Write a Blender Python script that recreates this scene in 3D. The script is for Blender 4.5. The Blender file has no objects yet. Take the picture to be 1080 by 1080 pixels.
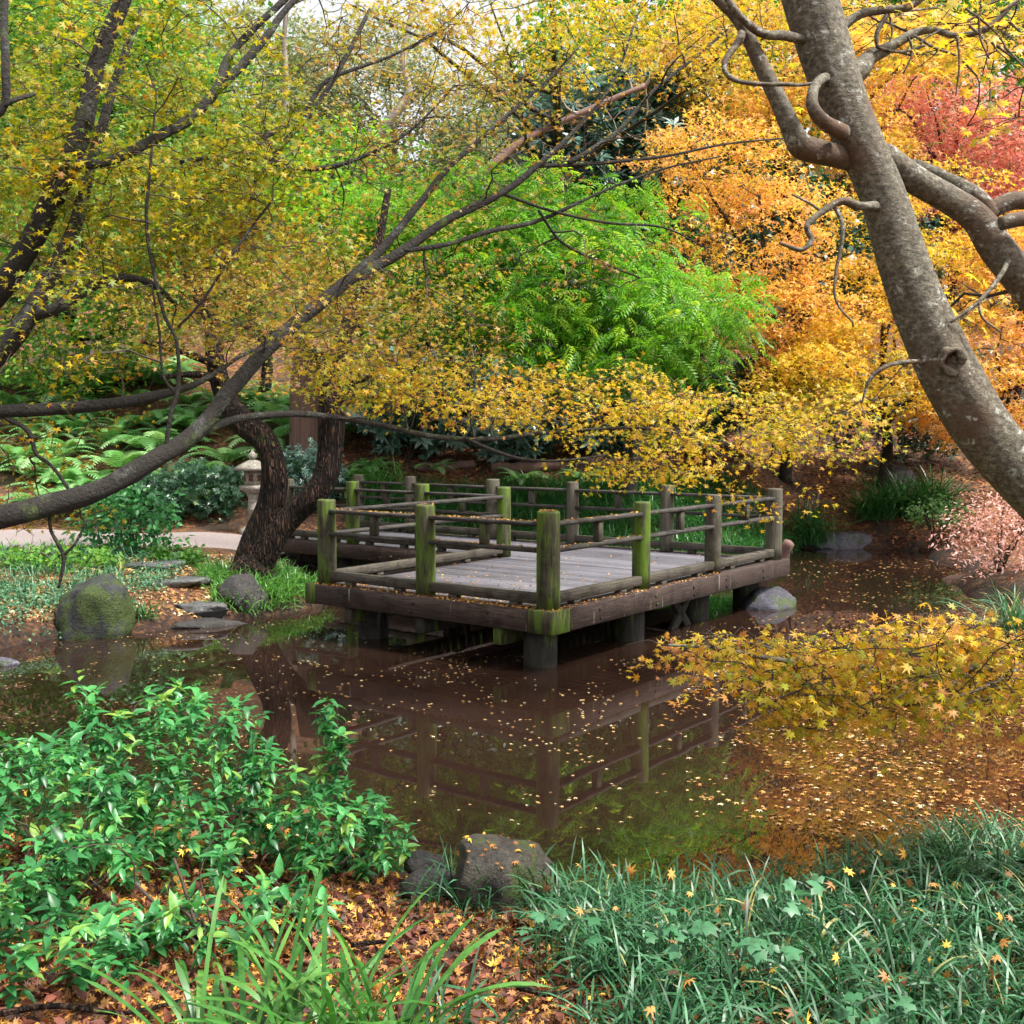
import bpy, bmesh, math, random
import numpy as np
from mathutils import Vector, noise as mnoise

# ------------------------------------------------------------------ camera, world, sun
S = bpy.context.scene
COL = S.collection
random.seed(11)
rng = np.random.default_rng(11)
F, PITCH, CAMZ = 1181.5, 0.0733, 2.10
cam = bpy.data.cameras.new('camera'); co = bpy.data.objects.new('camera', cam); COL.objects.link(co)
co.location = (0, 0, CAMZ); co.rotation_euler = (math.pi/2 - PITCH, 0, 0)
cam.sensor_width = 36; cam.lens = F/1080*36; cam.clip_end = 2000; cam.clip_start = 0.05
S.camera = co
SUN_EL, SUN_AZ = math.radians(60), math.radians(112)      # azimuth clockwise from +Y
w = bpy.data.worlds.new('World'); S.world = w; w.use_nodes = True
nt = w.node_tree; bg = nt.nodes['Background']
sky = nt.nodes.new('ShaderNodeTexSky'); sky.sky_type = 'NISHITA'; sky.sun_disc = False
sky.sun_elevation = SUN_EL; sky.sun_rotation = SUN_AZ; sky.dust_density = 4; sky.air_density = 1.0; sky.ozone_density = 1.0
hs = nt.nodes.new('ShaderNodeHueSaturation'); hs.inputs['Saturation'].default_value = 0.15     # white overcast
nt.links.new(sky.outputs[0], hs.inputs['Color']); nt.links.new(hs.outputs[0], bg.inputs[0]); bg.inputs[1].default_value = 0.12
sl = bpy.data.lights.new('sun', 'SUN'); sl.energy = 2.7; sl.angle = math.radians(6); sl.color = (1, .95, .86)
so = bpy.data.objects.new('sun', sl); COL.objects.link(so)
sd = Vector((math.sin(SUN_AZ)*math.cos(SUN_EL), math.cos(SUN_AZ)*math.cos(SUN_EL), math.sin(SUN_EL)))
so.rotation_euler = (-sd).to_track_quat('-Z', 'Y').to_euler(); so.location = sd*40
S.view_settings.view_transform = 'Standard'; S.view_settings.look = 'None'; S.view_settings.gamma = 1
S.view_settings.exposure = 1.44
S.render.engine = 'CYCLES'
cy = S.cycles
cy.use_denoising = True; cy.max_bounces = 7; cy.diffuse_bounces = 4; cy.glossy_bounces = 3; cy.transmission_bounces = 4
cy.transparent_max_bounces = 4; cy.use_adaptive_sampling = True; cy.adaptive_threshold = 0.02
cy.sample_clamp_indirect = 6; cy.caustics_reflective = False; cy.caustics_refractive = False

# ------------------------------------------------------------------ helpers
CP, SP = math.cos(PITCH), math.sin(PITCH)
def ray(px, py):
    u, v = (px-540)/F, -(py-540)/F
    return np.array([u, CP + v*SP, -SP + v*CP])
def W(px, py, d):                    # a point at world distance d (along y)
    r = ray(px, py); r = r*(d/r[1]); r[2] += CAMZ; return r
def G(px, py, z=0.0):
    r = ray(px, py); k = (z-CAMZ)/r[2]; return np.array([r[0]*k, r[1]*k])
def A(*a): return np.array(a, float)

def tag(o, label=None, cat=None, group=None, kind=None):
    if label: o['label'] = label
    if cat: o['category'] = cat
    if group: o['group'] = group
    if kind: o['kind'] = kind
    return o
def thing(name, loc, label, cat, group=None):
    o = bpy.data.objects.new(name, None); COL.objects.link(o); o.location = tuple(float(c) for c in loc)
    o.empty_display_size = .2
    return tag(o, label, cat, group)

class MB:
    def __init__(s): s.v=[]; s.q=[]; s.t3=[]; s.t=[]; s.n=0
    def add(s, V, Q=None, T=None, tint=0.5):
        V = np.asarray(V, float).reshape(-1, 3)
        s.v.append(V)
        if Q is not None and len(Q): s.q.append(np.asarray(Q, int).reshape(-1,4)+s.n)
        if T is not None and len(T): s.t3.append(np.asarray(T, int).reshape(-1,3)+s.n)
        s.t.append(np.broadcast_to(np.asarray(tint, float), (len(V),)) if np.ndim(tint)==0 else np.asarray(tint, float))
        s.n += len(V); return s
    def build(s, name, mat, parent=None, smooth=True, loc=None):
        me = bpy.data.meshes.new(name)
        V = np.concatenate(s.v) if s.v else np.zeros((0,3))
        off = np.array(parent.matrix_basis.translation) if parent is not None and parent.type=='EMPTY' else (np.array(loc) if loc is not None else np.zeros(3))
        if parent is not None and parent.type != 'EMPTY':
            p = parent
            while p.parent: p = p.parent
            off = np.array(p.matrix_basis.translation)
        V = V - off
        q = np.concatenate(s.q) if s.q else np.zeros((0,4), int); t = np.concatenate(s.t3) if s.t3 else np.zeros((0,3), int)
        me.vertices.add(len(V)); me.vertices.foreach_set('co', V.astype(np.float32).ravel())
        nl = q.size + t.size
        me.loops.add(nl); me.loops.foreach_set('vertex_index', np.concatenate([q.ravel(), t.ravel()]).astype(np.int32))
        me.polygons.add(len(q)+len(t))
        ls = np.concatenate([np.arange(len(q))*4, len(q)*4 + np.arange(len(t))*3]).astype(np.int32)
        me.polygons.foreach_set('loop_start', ls)
        if smooth: me.polygons.foreach_set('use_smooth', np.ones(len(ls), bool))
        at = me.attributes.new('tint', 'FLOAT', 'POINT'); at.data.foreach_set('value', np.concatenate(s.t).astype(np.float32))
        me.update(calc_edges=True); me.validate()
        me.materials.append(mat)
        o = bpy.data.objects.new(name, me); COL.objects.link(o)
        if parent is not None: o.parent = parent
        elif loc is not None: o.location = tuple(float(c) for c in loc)
        return o

def norm(a): return a/np.maximum(np.linalg.norm(a, axis=-1, keepdims=True), 1e-9)

def catmull(P, sub=6):
    P = np.asarray(P, float)
    if len(P) < 3: 
        t = np.linspace(0,1,sub+1)[:,None]; return P[0]*(1-t)+P[-1]*t
    E = np.vstack([2*P[0]-P[1], P, 2*P[-1]-P[-2]]); out = []
    for i in range(1, len(E)-2):
        p0,p1,p2,p3 = E[i-1],E[i],E[i+1],E[i+2]
        for k in range(sub):
            t = k/sub
            out.append(.5*((2*p1)+(-p0+p2)*t+(2*p0-5*p1+4*p2-p3)*t*t+(-p0+3*p1-3*p2+p3)*t**3))
    out.append(E[-2]); return np.array(out)

def tube(mb, P, R, n=8, rough=0.0, seed=0, cap=True, tint=.5, capk=.5, ridge=0.):
    P = np.asarray(P, float); R = np.asarray(R, float); m = len(P)
    T = norm(np.gradient(P, axis=0))
    u = np.cross(T[0], [0.13, .27, 1.]); 
    if np.linalg.norm(u) < .05: u = np.cross(T[0], [1,0,0])
    u = u/np.linalg.norm(u); U = []
    for i in range(m):
        u = u - T[i]*np.dot(u, T[i]); u = u/max(np.linalg.norm(u),1e-9); U.append(u)
    U = np.array(U); B = np.cross(T, U)
    a = np.arange(n)/n*2*math.pi
    rr = np.ones((m, n))
    if rough:
        L = np.concatenate([[0], np.cumsum(np.linalg.norm(np.diff(P, axis=0), axis=1))])[:,None]/max(R.mean(),1e-4)
        r0 = np.random.default_rng(seed+5)
        for k in range(1, 8):
            ph = r0.uniform(0, 6.28, 2)
            rr += rough*np.sin(k*a[None]+ph[0]+L*r0.uniform(-.25,.25))*np.sin(L*r0.uniform(.15,.9)+ph[1])/k**.5
    if ridge:
        r0 = np.random.default_rng(seed+77); L = np.concatenate([[0], np.cumsum(np.linalg.norm(np.diff(P, axis=0), axis=1))])[:,None]
        wand = .5*np.sin(L*2.1+r0.uniform(0,6))+.35*np.sin(L*5.3+r0.uniform(0,6))
        for k, am in ((7,.9),(11,.7),(17,.45)):
            rr += ridge*am*(1-2*np.abs(np.sin(k/2*a[None]+wand+r0.uniform(0,6)+.3*np.sin(a[None]*3+L*3))))*(.6+.4*np.sin(L*r0.uniform(2,6)+a[None]*2))
    V = P[:,None]+(R[:,None]*rr)[...,None]*(np.cos(a)[None,:,None]*U[:,None]+np.sin(a)[None,:,None]*B[:,None])
    V = V.reshape(-1,3)
    i = np.arange(m-1)[:,None]*n; j = np.arange(n)[None]; j2 = (j+1)%n
    Q = np.stack([i+j, i+j2, i+n+j2, i+n+j], -1).reshape(-1,4)
    Tt = None
    if cap:
        V = np.vstack([V, P[-1]+T[-1]*R[-1]*capk, P[0]-T[0]*R[0]*.2]); k = m*n
        Tt = [[(m-1)*n+x, (m-1)*n+(x+1)%n, k] for x in range(n)] + [[(x+1)%n, x, k+1] for x in range(n)]
    mb.add(V, Q, Tt, tint)

BOXQ = np.array([[0,3,2,1],[4,5,6,7],[0,1,5,4],[1,2,6,5],[2,3,7,6],[3,0,4,7]])
def obox(mb, c, ex, ey, ez, hx, hy, hz, bev=.006, tint=.5):
    """bevelled box; c centre, e* unit axes, h* half sizes"""
    c, ex, ey, ez = [np.asarray(k, float) for k in (c, ex, ey, ez)]
    bev = min(bev, hx*.45, hy*.45, hz*.45)
    bm = bmesh.new(); bmesh.ops.create_cube(bm, size=2)
    for v in bm.verts: v.co = (v.co.x*hx, v.co.y*hy, v.co.z*hz)
    if bev > 0: bmesh.ops.bevel(bm, geom=bm.edges[:], offset=bev, segments=1, affect='EDGES')
    bm.verts.ensure_lookup_table()
    V = np.array([v.co[:] for v in bm.verts]); V = c + V[:,:1]*ex + V[:,1:2]*ey + V[:,2:]*ez
    Q = [[v.index for v in f.verts] for f in bm.faces if len(f.verts)==4]; T = [[v.index for v in f.verts] for f in bm.faces if len(f.verts)==3]
    mb.add(V, Q, T, tint); bm.free()

# instancing of a small template into one mesh
def frames(nrm, head=None, r=rng):
    n = norm(nrm); N = len(n)
    if head is None: head = norm(r.normal(size=(N,3)))
    x = norm(head - n*np.sum(head*n, 1, keepdims=True)); y = np.cross(n, x)
    return np.stack([x, y, n], 2)       # columns
def inst(mb, tv, tq, tt, pos, M, sc, tint):
    N, k = len(pos), len(tv)
    if N == 0: return
    sc = np.asarray(sc, float); sc = sc[:,None,None] if sc.ndim==1 else sc
    V = np.einsum('nij,kj->nki', M, tv)*sc + pos[:,None]
    o = (np.arange(N)*k)[:,None,None]
    Q = (np.asarray(tq)[None]+o).reshape(-1,4) if tq is not None and len(tq) else None
    T = (np.asarray(tt)[None]+o).reshape(-1,3) if tt is not None and len(tt) else None
    mb.add(V.reshape(-1,3), Q, T, np.repeat(tint, k))

def star(lobes, tips, angs, notch=.36, droop=.12):
    V = [[0,0,0]]; Q = []
    for i,(t,a) in enumerate(zip(tips, angs)):
        V.append([t*math.cos(a), t*math.sin(a), -droop*t])
    m = len(tips)
    for i in range(m+1):
        if i==0: a = angs[0]-.45
        elif i==m: a = angs[-1]+.45
        else: a = (angs[i-1]+angs[i])/2
        V.append([notch*math.cos(a)*(.7 if i in(0,m) else 1), notch*math.sin(a)*(.7 if i in (0,m) else 1), .02])
    for i in range(m): Q.append([0, m+1+i, 1+i, m+2+i])
    return np.array(V, float), Q
r_ = math.radians
MAPLE = star(5, [.62,.92,1.05,.92,.62], [r_(-115),r_(-55),0,r_(55),r_(115)], .34)
MAPLE7 = star(7, [.5,.8,.98,1.08,.98,.8,.5], [r_(-140),r_(-92),r_(-44),0,r_(44),r_(92),r_(140)], .36)
TRI = star(3, [.9,1.05,.9], [r_(-75),0,r_(75)], .34)
IVY = star(5, [.75,.85,1.1,.85,.75], [r_(-125),r_(-58),0,r_(58),r_(125)], .62, .2)
def ovate(wd=.36, fold=.1, droop=.18):
    xs=[0,.3,.65,1.]; ws=[.05,wd*.95,wd*.75,0.0]
    V=[];Q=[]
    for x,w_ in zip(xs,ws):
        z=-droop*x*x
        V+= [[x,-w_*.5*1.2,z+fold*w_],[x,0,z],[x,w_*.5*1.2,z+fold*w_]]
    for i in range(3):
        b=i*3; Q+=[[b,b+1,b+4,b+3],[b+1,b+2,b+5,b+4]]
    return np.array(V,float),Q
OV = ovate(.5,.18,.2); OVG = ovate(.38,.25,.3); OVN = ovate(.3,.15,.3); OVW = ovate(.34,.12,.25)
KITE = (np.array([[0,0,0],[.45,-.28,.03],[1,0,-.1],[.45,.28,.03]],float), [[0,1,2,3]])
def whorl(n, leaf, up=.25, length=1.):
    V=[];Q=[]
    for i in range(n):
        a=i/n*6.283+.3*math.sin(i*5); e=up+.25*math.sin(i*2.7)
        x=np.array([math.cos(a)*math.cos(e),math.sin(a)*math.cos(e),math.sin(e)]); y=np.array([-math.sin(a),math.cos(a),0]); z=np.cross(x,y)
        lv=leaf[0]*length*(.85+.2*math.sin(i*3.1)); 
        for q in leaf[1]: Q.append([k+len(V) for k in q])
        V+= list(lv[:,:1]*x+lv[:,1:2]*y+lv[:,2:]*z)
    return np.array(V),Q
WHORL = whorl(8, OVW); WHORLK = whorl(8, (np.array([[0,0,0],[.5,-.15,.02],[1,0,-.15],[.5,.15,.02]],float),[[0,1,2,3]]))
def pinnate(pairs=6, droop=.45):
    V=[];Q=[]
    def lf(p,d,l,wd):
        n=np.array([0,0,1.]); s=np.cross(n,d); b=len(V)
        V.extend([p,p+d*l*.45-s*wd,p+d*l+A(0,0,-.25*l),p+d*l*.45+s*wd]); Q.append([b,b+1,b+2,b+3])
    for i in range(pairs):
        x=.15+.8*i/(pairs-1); p=A(x,0,-droop*x*x); l=.34*math.sin(.5+2.1*i/(pairs-1))**.6
        for s in(-1,1):
            d=norm(A(.55,s,-.25)); lf(p,d,l,.055)
    lf(A(.97,0,-droop*.94),norm(A(1,0,-.8)),.26,.05)
    return np.array(V),Q
PINN = pinnate()

# ------------------------------------------------------------------ materials
def newmat(name):
    m = bpy.data.materials.new(name); m.use_nodes = True; t = m.node_tree
    return m, t, t.nodes, t.links, t.nodes['Principled BSDF'], t.nodes['Material Output']
def ramp(nd, stops, interp='LINEAR'):
    r = nd.new('ShaderNodeValToRGB'); cr = r.color_ramp; cr.interpolation = interp
    while len(cr.elements) < len(stops): cr.elements.new(.5)
    for e, (p, c) in zip(cr.elements, stops): e.position = p; e.color = (*c, 1)
    return r
def noise(nd, lk, scale, detail=4, rough=.55, vec=None, coord='Object', sx=None):
    n = nd.new('ShaderNodeTexNoise'); n.inputs['Scale'].default_value = scale; n.inputs['Detail'].default_value = detail; n.inputs['Roughness'].default_value = rough
    tc = nd.new('ShaderNodeTexCoord')
    src = tc.outputs[coord]
    if sx:
        mp = nd.new('ShaderNodeMapping'); mp.inputs['Scale'].default_value = sx; lk.new(src, mp.inputs[0]); src = mp.outputs[0]
    lk.new(src, n.inputs['Vector']); return n
def mix(nd, lk, a, b, fac, mode='MIX'):
    m = nd.new('ShaderNodeMix'); m.data_type = 'RGBA'; m.blend_type = mode
    for s, x in ((6, a), (7, b), (0, fac)):
        if hasattr(x, 'links') or hasattr(x, 'is_linked'): lk.new(x, m.inputs[s])
        elif isinstance(x, (int, float)): m.inputs[s].default_value = x
        else: m.inputs[s].default_value = (*x, 1)
    return m.outputs[2]
def step(nd, lk, src, lo, hi):
    m = nd.new('ShaderNodeMapRange'); m.inputs[1].default_value = lo; m.inputs[2].default_value = hi; m.interpolation_type='SMOOTHSTEP'; lk.new(src, m.inputs[0]); return m.outputs[0]
def bump(nd, lk, h, bs, strength=.5, dist=.02):
    b = nd.new('ShaderNodeBump'); b.inputs['Strength'].default_value = strength; b.inputs['Distance'].default_value = dist
    lk.new(h, b.inputs['Height']); lk.new(b.outputs[0], bs.inputs['Normal'])

def leafmat(name, stops, rough=.5, trans=.48, spec=.4, patch=1.0, tboost=(1.25,1.25,.8)):
    m, t, nd, lk, bs, out = newmat(name)
    at = nd.new('ShaderNodeAttribute'); at.attribute_name = 'tint'
    r = ramp(nd, stops); lk.new(at.outputs['Fac'], r.inputs[0])
    n = noise(nd, lk, 25, 2)                                   # blotches within a leaf
    c = mix(nd, lk, r.outputs[0], mix(nd, lk, r.outputs[0], (.55,.5,.4), 1.0, 'MULTIPLY'), step(nd, lk, n.outputs[0], .45, .75))
    lk.new(c, bs.inputs['Base Color']); bs.inputs['Roughness'].default_value = rough; bs.inputs['Specular IOR Level'].default_value = spec
    tr = nd.new('ShaderNodeBsdfTranslucent'); lk.new(mix(nd, lk, c, tboost, 1.0, 'MULTIPLY'), tr.inputs[0])
    ms = nd.new('ShaderNodeMixShader'); ms.inputs[0].default_value = trans
    lk.new(bs.outputs[0], ms.inputs[1]); lk.new(tr.outputs[0], ms.inputs[2]); lk.new(ms.outputs[0], out.inputs[0]); return m

M = {}
M['maple_olive'] = leafmat('maple_olive', [(0,(.12,.20,.015)),(.25,(.27,.31,.015)),(.5,(.48,.40,.02)),(.72,(.62,.40,.02)),(.88,(.45,.19,.025)),(1,(.22,.09,.03))])
M['maple_brown'] = leafmat('maple_brown', [(0,(.18,.25,.025)),(.3,(.40,.34,.03)),(.6,(.48,.25,.04)),(1,(.2,.08,.035))])
M['maple_yellow'] = leafmat('maple_yellow', [(0,(.20,.25,.015)),(.25,(.46,.42,.02)),(.55,(.70,.48,.03)),(.8,(.74,.36,.04)),(1,(.42,.17,.05))])
M['maple_orange'] = leafmat('maple_orange', [(0,(.40,.34,.03)),(.25,(.78,.54,.07)),(.55,(.88,.50,.13)),(.8,(.88,.40,.16)),(1,(.62,.22,.10))])
M['maple_gold'] = leafmat('maple_gold', [(0,(.30,.31,.02)),(.4,(.72,.54,.04)),(.75,(.88,.52,.08)),(1,(.85,.40,.14))])
M['maple_pink'] = leafmat('maple_pink', [(0,(.42,.12,.10)),(.4,(.70,.24,.22)),(.75,(.80,.36,.32)),(1,(.82,.50,.30))])
M['lime'] = leafmat('lime', [(0,(.03,.13,.02)),(.4,(.10,.31,.02)),(.75,(.22,.50,.03)),(1,(.42,.56,.05))], trans=.5)
M['mid_green'] = leafmat('mid_green', [(0,(.05,.17,.03)),(.5,(.14,.36,.05)),(1,(.32,.52,.09))], trans=.45)
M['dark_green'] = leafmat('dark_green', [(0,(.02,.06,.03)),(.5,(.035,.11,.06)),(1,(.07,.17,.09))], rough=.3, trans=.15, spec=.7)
M['pale_green'] = leafmat('pale_green', [(0,(.2,.26,.14)),(.5,(.32,.36,.22)),(1,(.45,.42,.28))], trans=.4)
M['blue_green'] = leafmat('blue_green', [(0,(.03,.09,.07)),(.5,(.08,.18,.14)),(.8,(.17,.30,.25)),(1,(.34,.46,.42))], rough=.22, trans=.1, spec=.9)  # pale upper stops paint highlights into some of the leaves
M['glossy_green'] = leafmat('glossy_green', [(0,(.02,.11,.035)),(.45,(.05,.25,.07)),(.8,(.10,.38,.11)),(1,(.30,.46,.07))], rough=.38, trans=.35, spec=.55)
M['blade_teal'] = leafmat('blade_teal', [(0,(.008,.042,.012)),(.5,(.026,.12,.042)),(.95,(.085,.25,.12)),(1,(.35,.33,.12))], rough=.42, trans=.25, spec=.5)
M['blade_green'] = leafmat('blade_green', [(0,(.02,.09,.015)),(.5,(.06,.21,.035)),(1,(.16,.36,.07))], rough=.35, trans=.35, spec=.6)
M['blade_dark'] = leafmat('blade_dark', [(0,(.015,.07,.02)),(.5,(.03,.14,.03)),(1,(.07,.25,.05))], rough=.35, trans=.25, spec=.5)
M['fern'] = leafmat('fern', [(0,(.09,.26,.08)),(.5,(.22,.48,.17)),(1,(.45,.65,.34))], trans=.4)
M['cover'] = leafmat('cover', [(0,(.03,.10,.05)),(.5,(.07,.20,.10)),(.9,(.16,.32,.18)),(1,(.4,.36,.12))], rough=.45, trans=.25)
M['azalea'] = leafmat('azalea', [(0,(.45,.17,.14)),(.35,(.66,.34,.30)),(.75,(.78,.54,.50)),(1,(.78,.28,.08))], trans=.3)
M['litter'] = leafmat('litter', [(0,(.07,.035,.022)),(.3,(.20,.085,.04)),(.55,(.38,.17,.06)),(.8,(.62,.29,.06)),(1,(.78,.50,.07))], trans=.1, rough=.6)
M['litter_red'] = leafmat('litter_red', [(0,(.06,.018,.014)),(.5,(.2,.055,.03)),(.85,(.36,.11,.045)),(1,(.55,.24,.07))], trans=.05, rough=.7)
M['float_mix'] = leafmat('float_mix', [(0,(.12,.045,.02)),(.35,(.36,.15,.04)),(.65,(.58,.30,.07)),(.9,(.7,.5,.22)),(1,(.8,.68,.45))], trans=.05, rough=.4, spec=.5)
M['float'] = leafmat('float', [(0,(.22,.09,.03)),(.35,(.5,.26,.08)),(.65,(.68,.48,.2)),(1,(.78,.68,.45))], trans=.05, rough=.35, spec=.6)

def barkmat(name, dark, light, lichen=None, scale=9, stretch=(1,1,.25), bs_=.7, moss=0, dist=.02):
    m, t, nd, lk, bs, out = newmat(name)
    n = noise(nd, lk, scale, 8, .65, sx=stretch); n2 = noise(nd, lk, 2.2, 3)
    r = ramp(nd, [(.3, dark), (.7, light)]); lk.new(n.outputs[0], r.inputs[0])
    c = mix(nd, lk, r.outputs[0], tuple(k*.6 for k in light), step(nd, lk, n2.outputs[0], .4, .7))
    if lichen:
        l = noise(nd, lk, 7, 4, .6, sx=(1,1,.8)); l2 = noise(nd, lk, 38, 3, .7)
        a = nd.new('ShaderNodeMath'); a.operation='MULTIPLY'; lk.new(step(nd, lk, l.outputs[0], .56, .66), a.inputs[0]); lk.new(step(nd, lk, l2.outputs[0], .38, .56), a.inputs[1])
        c = mix(nd, lk, c, lichen, a.outputs[0])
    if moss:
        g = noise(nd, lk, 3.5, 5, .7); c = mix(nd, lk, c, (.07,.11,.02), step(nd, lk, g.outputs[0], .62-moss, .75-moss*.5))
    lk.new(c, bs.inputs['Base Color']); bs.inputs['Roughness'].default_value = .8
    bump(nd, lk, n.outputs[0], bs, bs_, dist); return m
def fissured(name, crack, mid, top, scale, stretch, moss=0., mossc=(.05,.075,.012), lichen=None, dist=.03, w=.22):
    m, t, nd, lk, bs, out = newmat(name)
    tc = nd.new('ShaderNodeTexCoord'); mp = nd.new('ShaderNodeMapping'); mp.inputs['Scale'].default_value = stretch; lk.new(tc.outputs['Object'], mp.inputs[0])
    wn = nd.new('ShaderNodeTexNoise'); wn.inputs['Scale'].default_value = 5; wn.inputs['Detail'].default_value = 3; lk.new(mp.outputs[0], wn.inputs['Vector'])
    vm = nd.new('ShaderNodeVectorMath'); vm.operation = 'MULTIPLY_ADD'; vm.inputs[1].default_value = (.25,.25,.25); lk.new(wn.outputs['Color'], vm.inputs[0]); lk.new(mp.outputs[0], vm.inputs[2])
    v = nd.new('ShaderNodeTexVoronoi'); v.feature = 'DISTANCE_TO_EDGE'; v.inputs['Scale'].default_value = scale; lk.new(vm.outputs[0], v.inputs['Vector'])
    f = noise(nd, lk, scale*3.2, 6, .7, sx=stretch); e = step(nd, lk, v.outputs[0], 0, w)
    r = ramp(nd, [(.3, mid), (.7, top)]); lk.new(f.outputs[0], r.inputs[0])
    c = mix(nd, lk, crack, r.outputs[0], e)
    b2 = noise(nd, lk, 2.5, 4); c = mix(nd, lk, c, mix(nd, lk, c, (.5,.5,.5), 1., 'MULTIPLY'), step(nd, lk, b2.outputs[0], .4, .65))
    if lichen:
        l = noise(nd, lk, 9, 4, .65); l2 = noise(nd, lk, 50, 3, .7); a = nd.new('ShaderNodeMath'); a.operation='MULTIPLY'; lk.new(step(nd, lk, l.outputs[0], .52, .66), a.inputs[0]); lk.new(step(nd, lk, l2.outputs[0], .46, .6), a.inputs[1]); c = mix(nd, lk, c, lichen, a.outputs[0])
    if moss: g = noise(nd, lk, 3.5, 6, .75); c = mix(nd, lk, c, mossc, step(nd, lk, g.outputs[0], .64-moss, .72-moss*.5))
    lk.new(c, bs.inputs['Base Color']); bs.inputs['Roughness'].default_value = .85; bs.inputs['Specular IOR Level'].default_value = .25
    h = nd.new('ShaderNodeMath'); h.operation = 'MULTIPLY_ADD'; h.inputs[1].default_value = .35; lk.new(f.outputs[0], h.inputs[0]); lk.new(e, h.inputs[2])
    bump(nd, lk, h.outputs[0], bs, 1., dist); return m
M['bark_dark'] = barkmat('bark_dark', (.004,.003,.0025), (.034,.027,.021), (.075,.08,.07), 48, (1,1,1), 1., .05, .03)
M['bark_grey'] = barkmat('bark_grey', (.05,.045,.035), (.13,.115,.09), (.30,.32,.28), 20, (1,1,.6), .5, .05, .008)
M['bark_red'] = fissured('bark_red', (.003,.002,.0015), (.05,.025,.016), (.15,.078,.05), 19, (1.7,1.7,.2), .04, dist=.05, w=.35)
M['bark_redwood'] = barkmat('bark_redwood', (.09,.045,.035), (.21,.12,.10), None, 6, (2,2,.15), .7, 0, .03)
M['bark_pale'] = barkmat('bark_pale', (.2,.16,.13), (.4,.34,.28), None, 6, (1,1,.4), .3)
M['twig'] = barkmat('twig', (.035,.024,.018), (.09,.065,.045), None, 20)

def barkmat_near():
    m, t, nd, lk, bs, out = newmat('bark_maple_trunk')
    fine = noise(nd, lk, 42, 8, .75, sx=(1,1,1.5)); big = noise(nd, lk, 2.4, 4, .6); bands = noise(nd, lk, 13, 7, .75, sx=(1.,1.,1.9))
    r = ramp(nd, [(.36,(.022,.017,.011)),(.5,(.10,.085,.058)),(.64,(.23,.205,.15))]); lk.new(fine.outputs[0], r.inputs[0])
    c = mix(nd, lk, r.outputs[0], (.085,.043,.022), step(nd, lk, big.outputs[0], .48, .68))
    c = mix(nd, lk, c, (.05,.06,.022), step(nd, lk, bands.outputs[0], .54, .75))
    l = noise(nd, lk, 15, 3, .5, sx=(.8,.8,1.3)); l2 = noise(nd, lk, 45, 4, .75)
    a = nd.new('ShaderNodeMath'); a.operation='MULTIPLY'; lk.new(step(nd, lk, l.outputs[0], .575, .64), a.inputs[0]); lk.new(step(nd, lk, l2.outputs[0], .48, .6), a.inputs[1])
    c = mix(nd, lk, c, (.36,.37,.33), a.outputs[0])
    lk.new(c, bs.inputs['Base Color']); bs.inputs['Roughness'].default_value = .75
    h = nd.new('ShaderNodeMath'); h.operation='ADD'; lk.new(fine.outputs[0], h.inputs[0]); lk.new(bands.outputs[0], h.inputs[1])
    bump(nd, lk, h.outputs[0], bs, .55, .012); return m
M['bark_near'] = barkmat_near()

def woodmat(name, dark, light, moss=0.,  streak=False, grain=(1,1,.08), spec=.3, rough=.75, mosscol=(.085,.15,.012)):
    m, t, nd, lk, bs, out = newmat(name)
    n = noise(nd, lk, 30, 8, .7, sx=grain); n2 = noise(nd, lk, 1.7, 4)
    at = nd.new('ShaderNodeAttribute'); at.attribute_name = 'tint'
    r = ramp(nd, [(.3, dark), (.72, light)]); lk.new(n.outputs[0], r.inputs[0])
    c = mix(nd, lk, r.outputs[0], tuple(k*.5 for k in light), step(nd, lk, n2.outputs[0], .4, .75))
    c = mix(nd, lk, c, mix(nd, lk, c, (.6,.6,.6), 1., 'MULTIPLY'), at.outputs['Fac'])
    if name == 'board': lk.new(c, bs.inputs['Base Color']); bs.inputs['Roughness'].default_value = .42; bump(nd, lk, n.outputs[0], bs, .4, .003); return m
    ck = noise(nd, lk, 55, 4, .6, sx=tuple(k*(.35 if k < .5 else 1) for k in grain)); c = mix(nd, lk, c, mix(nd, lk, c, (.22,.2,.18), 1., 'MULTIPLY'), step(nd, lk, ck.outputs[0], .60, .68))
    bl = noise(nd, lk, 5, 5, .7); c = mix(nd, lk, c, mix(nd, lk, c, (.55,.52,.48), 1., 'MULTIPLY'), step(nd, lk, bl.outputs[0], .48, .62))
    if moss:
        g = noise(nd, lk, 9, 6, .7, sx=(1,1,.16)); c = mix(nd, lk, c, mosscol, step(nd, lk, g.outputs[0], .66-moss*.3, .76-moss*.22))
    if streak:
        g = noise(nd, lk, 22, 2, .5, sx=(1,1,.07)); c = mix(nd, lk, c, (.2,.19,.155), step(nd, lk, g.outputs[0], .68, .73))
    lk.new(c, bs.inputs['Base Color']); bs.inputs['Roughness'].default_value = rough; bs.inputs['Specular IOR Level'].default_value = spec
    bump(nd, lk, n.outputs[0], bs, 1., .010); return m
M['post'] = woodmat('post', (.025,.022,.014), (.105,.095,.06), .76)
M['post_grey'] = woodmat('post_grey', (.05,.045,.033), (.18,.16,.12), .26)
M['rail'] = woodmat('rail', (.02,.017,.015), (.10,.09,.082), .1, grain=(.2,.2,1))
M['fascia'] = woodmat('fascia', (.02,.012,.010), (.095,.062,.052), .12, True, grain=(.15,.15,2))
M['fascia_moss'] = woodmat('fascia_moss', (.03,.025,.016), (.09,.07,.045), .7)
M['board'] = woodmat('board', (.095,.092,.108), (.215,.205,.24), .0, grain=(.6,.6,1), rough=.5, spec=.5)
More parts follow.
